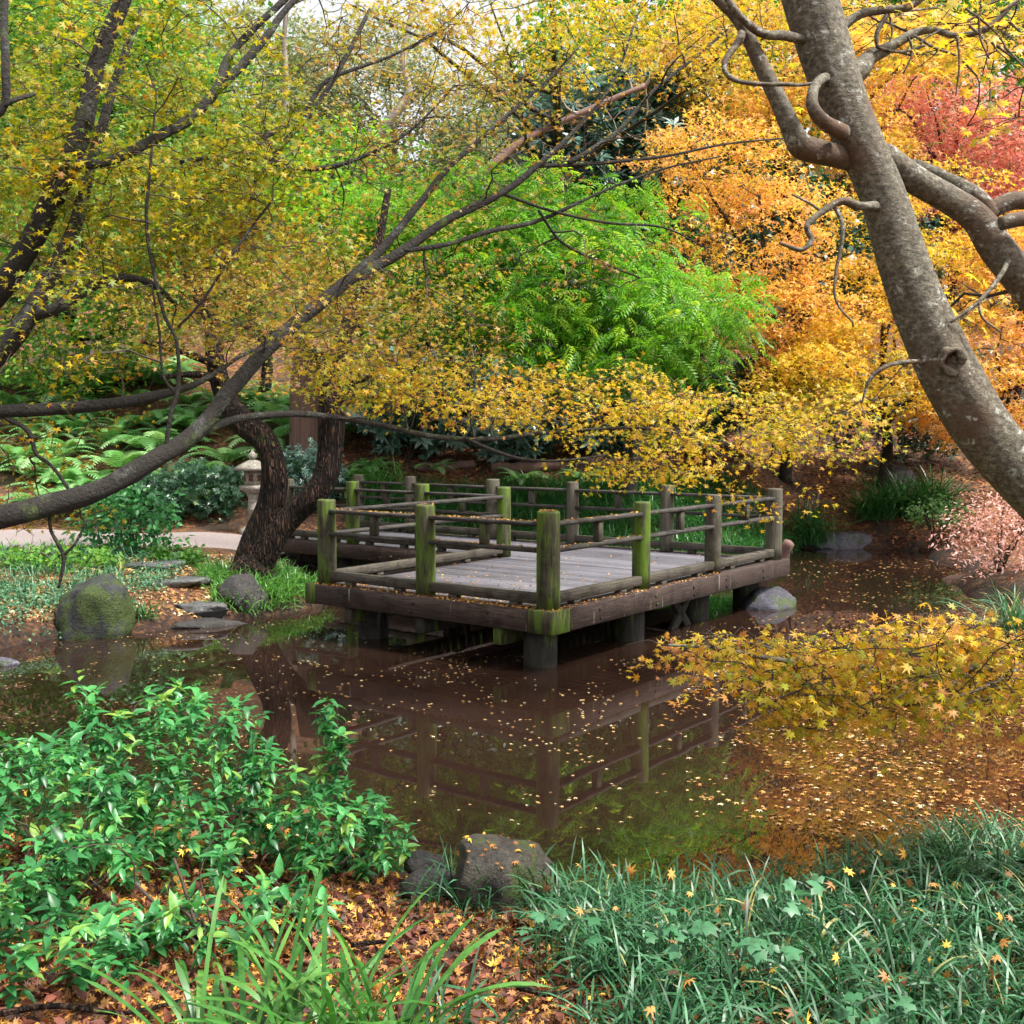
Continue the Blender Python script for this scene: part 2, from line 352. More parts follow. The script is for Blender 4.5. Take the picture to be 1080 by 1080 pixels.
M['kick'] = woodmat('kick', (.035,.03,.022), (.145,.125,.10), .14, grain=(.15,.15,2))
M['pile'] = woodmat('pile', (.012,.012,.010), (.06,.055,.045), .35)

def rockmat(name, a, b, moss=.3, scale=6):
    m, t, nd, lk, bs, out = newmat(name)
    n = noise(nd, lk, scale, 8, .65); r = ramp(nd, [(.3,a),(.7,b)]); lk.new(n.outputs[0], r.inputs[0]); c = r.outputs[0]
    if moss:
        g = noise(nd, lk, 4, 6, .7); c = mix(nd, lk, c, (.045,.075,.008), step(nd, lk, g.outputs[0], .68-moss*.3, .78-moss*.3))
    f = noise(nd, lk, 45, 6, .75); c = mix(nd, lk, c, mix(nd, lk, c, (.4,.4,.4), 1., 'MULTIPLY'), step(nd, lk, f.outputs[0], .45, .62)); l = noise(nd, lk, 13, 6, .8); c = mix(nd, lk, c, mix(nd, lk, c, (2.2,2.2,2.1), 1., 'MULTIPLY'), step(nd, lk, l.outputs[0], .58, .68)); hh = nd.new('ShaderNodeMath'); hh.operation = 'MULTIPLY_ADD'; hh.inputs[1].default_value = .4; lk.new(f.outputs[0], hh.inputs[0]); lk.new(n.outputs[0], hh.inputs[2]); n = hh
    lk.new(c, bs.inputs['Base Color']); bs.inputs['Roughness'].default_value = .65
    bump(nd, lk, n.outputs[0], bs, 1., .05); return m
M['rock_mossy'] = rockmat('rock_mossy', (.012,.014,.015), (.05,.055,.056), .85)
M['rock_dark'] = rockmat('rock_dark', (.012,.011,.011), (.07,.062,.06), .25)
M['rock_grey'] = rockmat('rock_grey', (.05,.05,.05), (.17,.17,.175), .2)
M['rock_near'] = rockmat('rock_near', (.014,.012,.009), (.10,.085,.066), .6, 9)
M['rock_corner'] = rockmat('rock_corner', (.025,.023,.035), (.10,.095,.135), .62, 7)
M['rock_blue'] = rockmat('rock_blue', (.05,.047,.07), (.17,.165,.22), .45)
M['lantern'] = rockmat('lantern', (.22,.20,.17), (.48,.44,.38), .05, 12)

def groundmat():
    m, t, nd, lk, bs, out = newmat('forest_floor')
    tc = nd.new('ShaderNodeTexCoord')
    v = nd.new('ShaderNodeTexVoronoi'); v.inputs['Scale'].default_value = 26; lk.new(tc.outputs['Object'], v.inputs['Vector'])
    sp = nd.new('ShaderNodeSeparateColor'); lk.new(v.outputs['Color'], sp.inputs[0])
    r = ramp(nd, [(0,(.035,.018,.012)),(.45,(.09,.035,.018)),(.75,(.2,.08,.03)),(1,(.36,.17,.05))]); lk.new(sp.outputs[0], r.inputs[0])
    n = noise(nd, lk, 1.2, 5); c = mix(nd, lk, r.outputs[0], (.03,.022,.014), step(nd, lk, n.outputs[0], .42, .68))
    sz = nd.new('ShaderNodeSeparateXYZ'); lk.new(tc.outputs['Object'], sz.inputs[0]); c = mix(nd, lk, mix(nd, lk, c, (.3,.28,.26), 1., 'MULTIPLY'), c, step(nd, lk, sz.outputs[2], .06, .30))     # wet earth by the water
    n2 = noise(nd, lk, .5, 3)
    lk.new(c, bs.inputs['Base Color']); bs.inputs['Roughness'].default_value = .9
    n3 = noise(nd, lk, 30, 6, .7); bump(nd, lk, n3.outputs[0], bs, .8, .03); return m
M['ground'] = groundmat()
m, t, nd, lk, bs, out = newmat('sand_path')
n = noise(nd, lk, 40, 6, .7); r = ramp(nd, [(.3,(.17,.135,.13)),(.7,(.31,.26,.255))]); lk.new(n.outputs[0], r.inputs[0]); lk.new(r.outputs[0], bs.inputs[0]); bs.inputs['Roughness'].default_value=.9; bump(nd, lk, n.outputs[0], bs, .4, .01); M['path'] = m
m, t, nd, lk, bs, out = newmat('pond_water')
bs.inputs['Base Color'].default_value = (.021,.011,.0078,1); bs.inputs['Roughness'].default_value = .012; bs.inputs['IOR'].default_value = 1.75
n = noise(nd, lk, 1.3, 2, .5); bump(nd, lk, n.outputs[0], bs, .05, .02); M['water'] = m
m, t, nd, lk, bs, out = newmat('hollow'); bs.inputs['Base Color'].default_value = (.035,.016,.010,1); bs.inputs['Roughness'].default_value = 1
n = noise(nd, lk, 30, 6); r = ramp(nd, [(.35,(.012,.007,.005)),(.7,(.16,.07,.04))]); lk.new(n.outputs[0], r.inputs[0]); lk.new(r.outputs[0], bs.inputs[0]); bump(nd, lk, n.outputs[0], bs, 1, .03); M['hollow'] = m

# ------------------------------------------------------------------ terrain
POND = np.array([(-9,7.0),(-6,6.1),(-2.6,5.6),(-1.1,5.3),(-.4,4.95),(.3,4.75),(.9,4.75),(1.7,5.1),(2.8,5.75),(4.6,6.6),(6.1,8),(5.9,10.2),(5.2,11.0),(4.95,11.6),(5.3,12.3),(6.1,13.0),(5.8,14.4),(6.1,15.4),(6.9,16.8),(7.0,19.3),(5.9,20.1),(4.9,19.6),(4.2,18.0),(3.2,16.3),(1.5,16.3),(-.4,17.0),(-2.2,17.0),(-3.0,15.6),(-2.7,14.3),(-2.2,13.5),(-2.75,12.5),(-4,11.6),(-4.9,10.6),(-7,9.8),(-10,9.0)])
def sdist(X, Y):
    P = np.stack([X.ravel(), Y.ravel()], 1); d = np.full(len(P), 1e9); ins = np.zeros(len(P), bool)
    for i in range(len(POND)):
        a, b = POND[i], POND[(i+1)%len(POND)]; ab = b-a
        t_ = np.clip(((P-a)@ab)/(ab@ab), 0, 1); d = np.minimum(d, np.linalg.norm(P-(a+t_[:,None]*ab), axis=1))
        c = ((a[1] > P[:,1]) != (b[1] > P[:,1])) & (P[:,0] < (b[0]-a[0])*(P[:,1]-a[1])/(b[1]-a[1]+1e-12)+a[0]); ins ^= c
    return np.where(ins, -d, d).reshape(X.shape)
def H(x, y):
    x = np.asarray(x, float); y = np.asarray(y, float)
    d = sdist(x, y) + .10*np.sin(x*3.1+y*1.7)+.07*np.sin(x*7.3-y*5.1)
    nr = np.clip((8-y)/2, 0, 1); z = np.where(d < 0, -.5*np.clip(-d/.7, 0, 1), .02+(.36-.06*nr)*(1-np.exp(-np.maximum(d,0)/(.55+.5*nr))))
    sm = lambda a, b, v: (lambda k: k*k*(3-2*k))(np.clip((v-a)/(b-a), 0, 1))
    left = sm(-3, -5, x); right = sm(3.5, 5.5, x)
    y0 = 17.3 + .9*left + 2.5*right; slope = .36 + .14*left + .1*right
    z = z + np.where(d > 0, slope*np.clip(y-y0, 0, 26)*sm(0, .8, d), 0)
    z = z + .12*left*sm(11, 14, y)
    z = z + np.where(d > 0, .35*np.maximum(0, np.abs(x)-7)*sm(0, 8, y)*sm(22, 14, y)*(1-left*sm(13,15,y)*sm(19,17,y)), 0)*sm(0,2,d)
    z = z + np.where(d > .05, .02*np.sin(x*2.3)*np.sin(y*1.9)+.05*sm(20,30,y)*np.sin(x*.9), 0)
    return z
xs = np.unique(np.concatenate([np.linspace(-300,-20,22), np.linspace(-20,-7,44), np.linspace(-7,8,190), np.linspace(8,20,42), np.linspace(20,300,22)]))
ys = np.unique(np.concatenate([np.linspace(-60,1,20), np.linspace(1,22,250), np.linspace(22,46,70), np.linspace(46,400,24)]))
X, Y = np.meshgrid(xs, ys); Z = H(X, Y)
nx, ny = len(xs), len(ys)
i = np.arange(ny-1)[:,None]*nx; j = np.arange(nx-1)[None]
Q = np.stack([i+j, i+j+1, i+nx+j+1, i+nx+j], -1).reshape(-1,4)
tag(MB().add(np.stack([X,Y,Z],-1), Q).build('ground', M['ground']), kind='structure')
tag(MB().add([[-14,3,0],[11,3,0],[11,22,0],[-14,22,0]], [[0,1,2,3]]).build('pond_water', M['water']), kind='structure')
# sandy path on the left bank
pm = MB(); us = np.linspace(-16, -3.35, 90)
lo = 15.35+.25*np.sin(us*1.1); hi = 17.55+.2*np.sin(us*1.7+1)
k = np.clip((us+5)/1.6, 0, 1); lo = lo+.35*k; hi = hi - .05*k
vs = np.linspace(0, 1, 14)[:,None]; PX = np.broadcast_to(us, (14,90)); PY = lo+(hi-lo)*vs; PZ = H(PX, PY)+.03 - .05*(np.abs(vs-.5)*2)**6
i = np.arange(13)[:,None]*90; j = np.arange(89)[None]
pm.add(np.stack([PX,PY,PZ],-1), np.stack([i+j, i+j+1, i+90+j+1, i+90+j], -1).reshape(-1,4)); tag(pm.build('path', M['path']), kind='structure')

# ------------------------------------------------------------------ the wooden deck
C0 = A(.316, 9.673); th = .645; Rv = A(math.sin(th), math.cos(th)); Lv = A(-math.cos(th), math.sin(th))
DZ = CAMZ - 1.554
R3 = A(*Rv, 0); L3 = A(*Lv, 0); UZ = A(0,0,1)
def D(b, a, z=0): return A(*(C0 + b*Rv + a*Lv), DZ+z)
deck = thing('viewing_deck', D(0,0,-DZ), 'weathered wooden viewing deck on piles over the pond, with mossy posts and rails', 'deck')
def dbox(mb, b0, b1, a0, a1, z0, z1, bev=.006, tint=.5):
    c = D((b0+b1)/2, (a0+a1)/2, (z0+z1)/2); obox(mb, c, R3, L3, UZ, abs(b1-b0)/2, abs(a1-a0)/2, (z1-z0)/2, bev, tint)
B1, A1, BN, AN = 4.727, 2.748, 3.017, 6.95
# boards (run along L)
mb = MB(); b = .10
while b < B1-.02:
    b2 = b+.135; a_hi = A1-.02 if b2 < BN+.05 else AN
    dbox(mb, b, b2-.009, .10, a_hi, -.045+random.uniform(0,.004), -.012+random.uniform(0,.004), .004, random.random()); b = b2
mb.build('deck_boards', M['board'], deck, smooth=False)
E_ = .15      # fascia overhang
def beam(name, b0,b1,a0,a1,z0,z1,mat,tint=.3,label=None):
    m_ = MB(); dbox(m_, b0,b1,a0,a1,z0,z1,.008,tint); o = m_.build(name, M[mat], deck, smooth=False)
    if label: o['label'] = label
    return o
beam('fascia_beam', -E_, .09, .12, A1+E_-.13, -.20, -.004, 'fascia')                 # left front edge
beam('fascia_beam', .12, B1+E_, -E_, .09, -.20, -.004, 'fascia')                     # right front edge
beam('corner_block', -E_-.004, .118, -E_-.004, .118, -.205, 0.0, 'fascia_moss', label='green moss covered corner block')
beam('corner_block', -E_-.004, .095, A1+E_-.128, A1+E_+.02, -.205, 0.0, 'fascia_moss')
beam('fascia_beam', .10, BN-.13, A1-.02+.03, A1+E_, -.20, -.006, 'fascia')
beam('fascia_beam', BN-.13, BN+.02, A1+.035, AN, -.20, -.006, 'fascia')
beam('fascia_beam', B1+.02, B1+E_-.003, .1, AN, -.20, -.006, 'fascia')
for b0 in (.32, 1.6, 3.0): pass
for a0 in (.42, 1.35, 2.3): beam('bearer', -.11, B1+.05, a0, a0+.11, -.36, -.206, 'fascia_moss' if a0 != 1.35 else 'pile')
for b0, b1 in ((3.15,3.27),(4.4,4.52)): beam('bearer', b0, b1, 2.45, AN, -.36, -.206, 'pile')
def pile(b, a, r=.155):
    m_ = MB(); p = D(b,a); z = np.linspace(-.9, DZ-.21 if a<3 else DZ-.21, 7); tube(m_, np.stack([np.full(7,p[0]),np.full(7,p[1]),z],1), np.full(7,r), 20, .012, int(b*9+a*7)); m_.build('pile', M['pile'], deck)
for b, a in ((.16,.20),(1.7,.2),(3.2,.25),(4.5,.25),(.25,2.35),(1.7,1.4),(3.1,1.5),(4.4,1.6),(1.7,2.45),(3.2,2.7),(4.5,3.1),(3.2,4.3),(4.5,4.5),(3.2,5.7),(4.5,5.9)): pile(b, a)
for (b, a, bb) in ((2.55,.14,1),(2.75,.14,-1)):
    m_ = MB(); obox(m_, D(b,a,-.5), norm(R3*.7*bb+UZ*.7), L3, norm(UZ*.7-R3*.7*bb), .36,.03,.05); m_.build('brace', M['pile'], deck, smooth=False)
def post(b, a, r, mat, h=.85, notch=None):
    m_ = MB(); p = D(b,a); n = 22
    z = np.array([-.0,.15,.4,.65,h-.02,h-.004,h]); rr = np.array([1,1,.99,.98,.97,.93,.86])*r
    tube(m_, np.stack([np.full(7,p[0]),np.full(7,p[1]),DZ+z],1), rr, n, .006, int(b*13+a*17), tint=.3, capk=.02)
    if notch is not None:                    # squared inner face
        d = notch; q = D(b+d[0]*r*.55, a+d[1]*r*.55, (h-.01)/2+.0)
        obox(m_, q, R3, L3, UZ, r*(.42 if d[0] else .80), r*(.42 if d[1] else .80), h/2-.012, .008, .8)
    return m_.build('post', M[mat], deck)
posts = {'C':(0,0,.105,'post'),'M':(0,1.417,.095,'post'),'L':(0,A1,.095,'post'),'R1':(1.601,0,.082,'post'),'R2':(3.137,0,.082,'post_grey'),'RF':(B1,0,.098,'post_grey'),
 'F1':(B1,1.463,.085,'post_grey'),'F2':(B1,2.92,.085,'post_grey'),'F3':(B1,4.293,.1,'post_grey'),'F4':(B1,5.88,.09,'post_grey'),'F5':(B1,6.983,.09,'post_grey'),
 'N0':(BN,2.793,.09,'post'),'N1':(BN,4.134,.10,'post'),'N2':(BN,5.4,.09,'post'),'N3':(BN,6.696,.09,'post_grey')}
NT = {'R1':(0,1),'R2':(0,1),'N0':(0,-0)}
for k_, (b,a,r,mt) in posts.items(): post(b, a, r, mt, notch=NT.get(k_) if k_ in('R1','R2') else None)
def bolt(b, a, z, d):
    m_ = MB(); p = D(b,a,z); dv = R3*d[0]+L3*d[1]; tube(m_, np.array([p, p+dv*.012]), [.013,.012], 8, capk=.3); m_.build('bolt', M['pile'], deck)
for a_ in (.55,1.45,2.35): bolt(-E_, a_, -.07, (-1,0)); bolt(-E_, a_+.02, -.15, (-1,0))
for b_ in (.6,1.62,2.4,3.15,4.1): bolt(b_, -E_, -.07, (0,-1)); bolt(b_+.015, -E_, -.15, (0,-1))
def span(p, q, stub=True, kick=True):
    (b0,a0,r0,_),(b1,a1,r1,_) = posts[p], posts[q]
    d = A(b1-b0, a1-a0); L = np.linalg.norm(d); d = d/L
    def bar(name, z0, z1, wd, mat, s0=r0*.75, s1=L-r1*.75, off=0., tint=.4):
        m_ = MB(); c = (s0+s1)/2; nb = A(-d[1], d[0])*off
        cc = D(b0+d[0]*c+nb[0], a0+d[1]*c+nb[1], (z0+z1)/2)
        ex = R3*d[0]+L3*d[1]; ey = np.cross(UZ, ex)
        obox(m_, cc, ex, ey, UZ, (s1-s0)/2, wd/2, (z1-z0)/2, .008, tint); return m_.build(name, M[mat], deck, smooth=False)
    bar('rail', .715, .752, .10, 'rail'); bar('rail', .485, .522, .10, 'rail')
    if stub: bar('rail_block', .524, .713, .07, 'post_grey', L/2-.04, L/2+.04, tint=.9)
    if kick:
        bar('kerb_board', .035, .125, .09, 'kick', off=0)
        for s in (.25, .75): bar('spacer_block', -.01, .033, .085, 'kick', L*s-.05, L*s+.05)
for p, q in (('C','M'),('M','L'),('C','R1'),('R1','R2'),('R2','RF'),('RF','F1'),('F1','F2'),('F2','F3'),('F3','F4'),('F4','F5'),('L','N0'),('N0','N1'),('N1','N2'),('N2','N3')): span(p, q)

# ------------------------------------------------------------------ trees: limbs, wiring of twigs, leaf sprays
def limbpts(spec, sub=6):
    """spec rows: px, py, depth, width_px -> world points, radii"""
    P = np.array([W(a,b,c) for a,b,c,_ in spec]); R = np.array([w_/2/F*c for _,_,c,w_ in spec])
    Q_ = catmull(np.hstack([P, R[:,None]]), sub); return Q_[:,:3], np.maximum(Q_[:,3], .0015)
class Tree:
    def __init__(s, name, base, label, cat='tree', group=None, bark='bark_dark'):
        s.o = thing(name, base, label, cat, group); s.bark = bark; s.n = []; s.r = []; s.pl = []; s.tw = MB(); s.seed = 1; s.wf = 1.
    def limb(s, P, R, name='branch', n=10, rough=.05, wig=0, ridge=0.):
        P = np.array(P); 
        if wig:
            L = np.cumsum(np.linalg.norm(np.diff(P, axis=0, prepend=P[:1]), axis=1))
            for ax in range(3):
                a, b_ = rng.uniform(0, 6, 2); P[1:-1,ax] += wig*(np.sin(L*9+a)+.5*np.sin(L*19+b_))[1:-1]
        m_ = MB(); s.seed += 1; tube(m_, P, R, n, rough, s.seed, ridge=ridge); m_.build(name, M[s.bark], s.o)
        st = 0.
        for p, r in zip(P, R):
            s.n.append(p); s.r.append(r); s.pl.append(st*.1)
    def pxlimb(s, spec, sub=6, **k):
        P, R = limbpts(spec, sub); R = R*s.wf; s.limb(P, R, **k)
    def grow(s, targets, r0=.012, r1=.003, wk=.35, bend=.12, up=.0, nseg=5, n=5):
        """connect every target to the nearest part of the tree, wiring outwards"""
        T = np.array(targets); N = np.array(s.n); PL = np.array(s.pl); Rn = np.array(s.r)
        order = np.argsort([np.min(np.linalg.norm(N-t_, axis=1)) for t_ in T])
        for k in order:
            t_ = T[k]; dd = np.linalg.norm(N-t_, axis=1); c = np.argmin(dd+wk*PL); a = N[c]; L = dd[c]
            if L < .02: continue
            u = np.linspace(0,1,nseg+1)[:,None]; off = rng.normal(size=3)*bend*L; off[2] += up*L
            mid = rng.normal(size=(nseg+1,3))*.025*L*np.sin(u*3.14)
            P = a*(1-u)+t_*u+off*np.sin(u*3.14)+mid
            ra = min(Rn[c]*.8, max(r0*min(L,2)**.5, r1*1.2)); R = ra+(r1-ra)*u[:,0]
            tube(s.tw, P, R, n, 0, cap=False)
            N = np.vstack([N, P[1:]]); PL = np.concatenate([PL, PL[c]+L*u[1:,0]]); Rn = np.concatenate([Rn, R[1:]])
        s.n = list(N); s.pl = list(PL); s.r = list(Rn)
    def twigs(s, mat='twig'):
        if s.tw.n: tag(s.tw.build('twigs', M[mat], s.o), kind='stuff')

def disc_leaves(mb, C, m, rad, thick, size, tmpl, tint, tj=.16, upb=.55, droop=0., sj=.35, out=None):
    """m leaves around each centre"""
    N = len(C)*m; c = np.repeat(C, m, 0); ti = np.repeat(np.broadcast_to(tint,(len(C),)), m)
    a = rng.uniform(0, 6.283, N); r = rad*np.sqrt(rng.uniform(0.02, 1, N))*np.repeat(rng.uniform(.6,1.3,len(C)), m)
    tilt = np.repeat(rng.normal(size=(len(C),2))*.22, m, 0)
    dx, dy = r*np.cos(a), r*np.sin(a)
    p = c + np.stack([dx, dy, rng.normal(size=N)*thick + dx*tilt[:,0]+dy*tilt[:,1] - droop*(r/rad)**2*rad], 1)
    nr = rng.normal(size=(N,3))*(1-upb); nr[:,2] += upb*1.2; nr[:,1] -= .25
    hd = np.stack([np.cos(a), np.sin(a), rng.normal(size=N)*.4-.25], 1)+rng.normal(size=(N,3))*.5
    inst(mb, tmpl[0], tmpl[1], None, p, frames(nr, hd), size*(1+sj*rng.uniform(-1,1,N)), np.clip(ti+rng.normal(size=N)*tj, 0, 1))

def pxcloud(n, cx, cy, rx, ry, d0, d1):
    a = rng.uniform(0, 6.283, n); r = np.sqrt(rng.uniform(0,1,n))
    return np.array([W(cx+rx*r_*math.cos(a_), cy+ry*r_*math.sin(a_), d_) for a_, r_, d_ in zip(a, r, rng.uniform(d0, d1, n))])

# ---- near maple on the left, limbs reaching over the pond
lb = A(-5.6, 6.6); lm = Tree('maple_tree', (lb[0], lb[1], float(H(*lb))), 'yellow-leaved maple at the left edge whose dark limbs arch right over the pond and deck', bark='bark_dark')
z0 = float(H(*lb)); lm.wf = .74
tp = catmull(np.array([[*lb, z0-.15],[-5.2,6.5,.9],[-4.7,6.4,1.5],[-4.35,6.3,2.0],[-3.9,6.2,2.3]]))
lm.limb(tp, np.linspace(.34,.2,len(tp)), name='trunk', n=18, rough=.06)
LD = 6.2
lm.pxlimb([(-215,440,LD,52),(-120,390,LD,48),(-50,345,LD,40),(0,305,LD,34),(52,218,LD,32),(85,140,LD,28),(103,65,LD,24),(130,0,LD,22),(160,-90,LD,18)])
lm.pxlimb([(-150,470,6,38),(-70,430,6,34),(0,372,6,31),(30,332,6,27),(62,275,6.1,22),(80,235,6.2,19),(100,160,6.4,15),(125,75,6.6,12),(150,10,6.8,8)])
lm.pxlimb([(25,335,6,17),(60,325,6,16),(98,302,6.1,14),(130,293,6.2,12),(160,300,6.3,9),(185,320,6.5,7)], rough=.08)
lm.pxlimb([(75,175,6.1,16),(120,168,6.3,14),(165,145,6.5,15),(200,125,6.7,15),(228,95,6.8,13),(240,62,7,11),(268,30,7.1,10),(302,-2,7.2,9),(340,-40,7.4,8)])
lm.pxlimb([(225,98,6.8,13),(252,72,6.9,13),(280,40,7,11),(300,12,7.1,9),(330,-20,7.2,8)])
lm.pxlimb([(-60,150,5.6,12),(0,118,5.6,11),(6,70,5.6,12),(4,20,5.7,11),(8,-40,5.8,9)])
lm.pxlimb([(-10,120,5.6,7),(12,107,5.6,7),(36,99,5.7,6)])
lm.pxlimb([(-200,470,5.9,30),(-90,440,5.9,24),(0,434,6,19),(60,431,6.1,18),(130,424,6.2,16),(190,411,6.4,11),(225,395,6.6,7),(255,375,6.8,5),(290,362,7,3)])
lm.pxlimb([(-260,500,5.8,46),(-120,560,5.6,40),(0,545,5.6,35),(60,530,5.7,32),(110,515,5.8,29),(160,486,5.9,27),(205,457,6.1,24),(240,415,6.3,22),(290,360,6.5,21),(330,326,6.7,19),(372,293,6.9,17),(420,268,7.1,14),(472,232,7.3,12),(530,203,7.5,10),(570,172,7.6,8),(612,132,7.8,6),(648,85,8,4),(668,28,8.2,3)], n=14, rough=.06)
lm.pxlimb([(325,328,6.7,15),(375,288,6.9,14),(405,260,7.1,12),(442,215,7.3,10),(475,175,7.5,8),(520,135,7.8,6),(580,82,8,4),(610,50,8.1,3)], rough=.06)
lm.pxlimb([(425,264,7.1,8),(470,258,7.3,7),(520,243,7.5,7),(570,232,7.7,6),(640,200,7.9,4),(700,178,8.2,3),(760,165,8.4,2)])
lm.pxlimb([(532,205,7.5,5),(580,222,7.7,4),(640,235,7.9,3.5),(700,240,8.1,3),(745,262,8.2,2)])
lm.pxlimb([(568,222,7.6,4),(592,255,7.8,4),(630,275,8,3.5),(675,293,8.2,2.5)])
lm.pxlimb([(567,175,7.6,6),(620,173,7.8,5),(700,165,8,4),(765,152,8.2,3),(835,145,8.4,2)])
lm.pxlimb([(600,172,7.6,8),(650,140,7.8,7),(690,95,8,5),(740,55,8.2,4),(790,10,8.4,3)])
lm.pxlimb([(270,190,6.8,6),(300,150,6.9,8),(335,110,7,8),(365,60,7.2,7),(390,10,7.4,5)])
lm.pxlimb([(190,170,6.6,7),(250,165,6.8,6),(320,178,7,7),(370,170,7.1,6),(430,140,7.3,4),(480,90,7.5,3)])
lm.pxlimb([(272,148,6.8,8),(320,120,7,8),(345,85,7.1,6),(410,60,7.3,4),(470,30,7.5,3)])
lm.pxlimb([(208,458,6.1,14),(245,443,6.4,11),(290,437,6.8,10),(335,438,7.2,9),(400,448,7.6,8),(460,461,7.9,8),(520,463,8.2,7),(580,456,8.5,5),(690,452,8.9,4),(780,470,9.2,3)], rough=.06)
lm.pxlimb([(490,462,8,5),(520,475,8.2,5),(550,484,8.4,5),(590,486,8.6,4),(640,480,8.8,3)])
lm.pxlimb([(175,472,5.95,7),(180,438,5.95,6),(188,408,6,6),(186,360,6,5),(172,328,6,5),(155,245,6,5),(158,185,6,4),(163,120,6.1,3)], rough=.08)
lm.pxlimb([(188,345,6,4),(215,315,6,4),(252,258,6.1,4),(288,210,6.2,3)])
lm.pxlimb([(185,415,6,5),(172,395,6,4),(168,350,6,3.5),(160,300,6,3)])
lm.pxlimb([(5,440,6,7),(30,455,6,7),(38,478,6,6),(55,492,6,5),(72,515,6,5)], rough=.1)
lm.pxlimb([(52,532,5.7,5),(54,560,5.7,5),(66,582,5.7,6),(66,600,5.7,5),(62,620,5.7,4)], rough=.1)
lm.pxlimb([(68,585,5.7,4),(80,572,5.7,4),(92,548,5.7,3)])
tg = []; lv = MB(); lv2 = MB(); lv3 = MB()
def addreg(tree, mb, reg, n, m, rad, size, tmpl, tint, tj, thick=.05, droop=.1, g=True, **k):
    P = pxcloud(n, *reg)
    if g: tree.grow(P, bend=.1)
    if g and rad < .3:
        for p in P:
            for _ in range(3):
                a_ = rng.uniform(0, 6.283); e_ = p+A(math.cos(a_), math.sin(a_), rng.normal()*.25-.1)*rad*rng.uniform(.7,1.15); md = (p+e_)/2+rng.normal(size=3)*rad*.12; md[2] += rad*.1
                tube(tree.tw, np.array([p, md, e_]), [.0026,.0018,.001], 4, cap=False)
    disc_leaves(mb, P, m, rad, thick, size, tmpl, tint+rng.normal(size=n)*.1, tj, droop=droop, **k)
addreg(lm, lv, (150,110,190,130,5.9,8.2), 230, 40, .2, .028, MAPLE, .27, .25, sj=.5)
addreg(lm, lv, (95,215,150,75,5.9,7.8), 125, 40, .2, .028, MAPLE, .30, .25, sj=.5)
addreg(lm, lv, (250,215,120,70,5.8,8.0), 70, 34, .2, .028, MAPLE, .34, .26, sj=.5)
addreg(lm, lv2, (300,300,120,70,6,8.5), 75, 30, .24, .028, MAPLE, .45, .25)
addreg(lm, lv, (80,335,110,60,5.5,8.0), 45, 26, .22, .028, MAPLE, .4, .2)
addreg(lm, lv, (60,450,80,60,6,8.0), 14, 22, .2, .028, MAPLE, .55, .2)
addreg(lm, lv, (60,545,60,30,6,7.5), 8, 20, .2, .028, MAPLE, .55, .2)
addreg(lm, lv2, (430,90,120,110,6.5,9), 105, 22, .26, .026, MAPLE, .4, .25)
addreg(lm, lv, (590,35,150,45,7,9.5), 52, 24, .30, .030, MAPLE, .55, .18)
addreg(lm, lv, (740,40,110,50,7.5,9.5), 40, 26, .30, .032, MAPLE, .65, .15)
addreg(lm, lv2, (530,140,140,80,7,9), 48, 16, .28, .027, MAPLE, .5, .25)
addreg(lm, lv2, (560,265,140,50,7.2,9), 26, 16, .28, .027, MAPLE, .5, .25)
addreg(lm, lv2, (420,345,120,45,7,9), 50, 24, .26, .028, MAPLE, .4, .25)
addreg(lm, lv3, (390,395,80,34,7,8.6), 44, 25, .22, .032, MAPLE, .35, .24)
addreg(lm, lv3, (500,415,110,30,7.5,9), 50, 27, .22, .032, MAPLE, .5, .2)
addreg(lm, lv3, (625,425,100,38,8,9.6), 50, 27, .23, .033, MAPLE, .5, .2)
addreg(lm, lv3, (760,450,110,36,8.2,10), 54, 29, .24, .033, MAPLE, .4, .2)
addreg(lm, lv3, (860,450,75,40,8.5,10), 38, 28, .24, .033, MAPLE, .45, .2)
addreg(lm, lv3, (690,490,120,16,8.4,9.6), 26, 26, .26, .034, MAPLE, .45, .2)
addreg(lm, lv3, (810,525,55,16,9,10), 9, 14, .22, .034, MAPLE, .5, .2)
tag(lv.build('foliage', M['maple_olive'], lm.o), kind='stuff')
tag(lv2.build('foliage', M['maple_brown'], lm.o), kind='stuff')['label'] = 'sparse orange brown leaves'
tag(lv3.build('foliage', M['maple_yellow'], lm.o), kind='stuff')['label'] = 'spray of bright yellow leaves above the deck'
lm.twigs()

# ---- forked old tree on the bank beside the deck
fb = G(262, 600, .40); ft = Tree('forked_tree', (*fb, .38), 'old forked tree with furrowed reddish bark growing on the bank left of the deck', bark='bark_red')
fd = fb[1]; ft.wf = .8
ft.pxlimb([(262,622,fd,64),(264,604,fd,50),(268,580,fd,41),(275,558,fd,38),(285,530,fd,35),(289,505,fd,34),(286,480,fd,32),(276,462,fd,34),(256,446,fd,32),(238,420,fd+.1,28),(228,385,fd+.2,24),(222,340,fd+.3,18),(200,290,fd+.5,14),(180,230,fd+.7,9)], name='trunk', n=96, rough=.08, ridge=.035, sub=14)
ft.pxlimb([(270,600,fd-.1,40),(282,582,fd-.1,36),(293,562,fd-.1,33),(310,541,fd-.1,31),(328,525,fd-.1,32),(343,505,fd-.05,32),(348,480,fd,33),(350,455,fd,35),(350,425,fd,34),(356,380,fd+.1,24),(372,330,fd+.3,18),(395,270,fd+.6,13),(410,200,fd+.9,8)], name='trunk', n=96, rough=.08, ridge=.035, sub=14)
for a_ in ((240,612,235,625),(285,606,295,618),(255,612,248,626)):
    ft.pxlimb([(262,592,fd-.2,26),((262+a_[0])/2,603,fd-.3,22),(a_[0],a_[1],fd-.4,14),(a_[2],a_[3],fd-.45,6)], name='root', rough=.12)
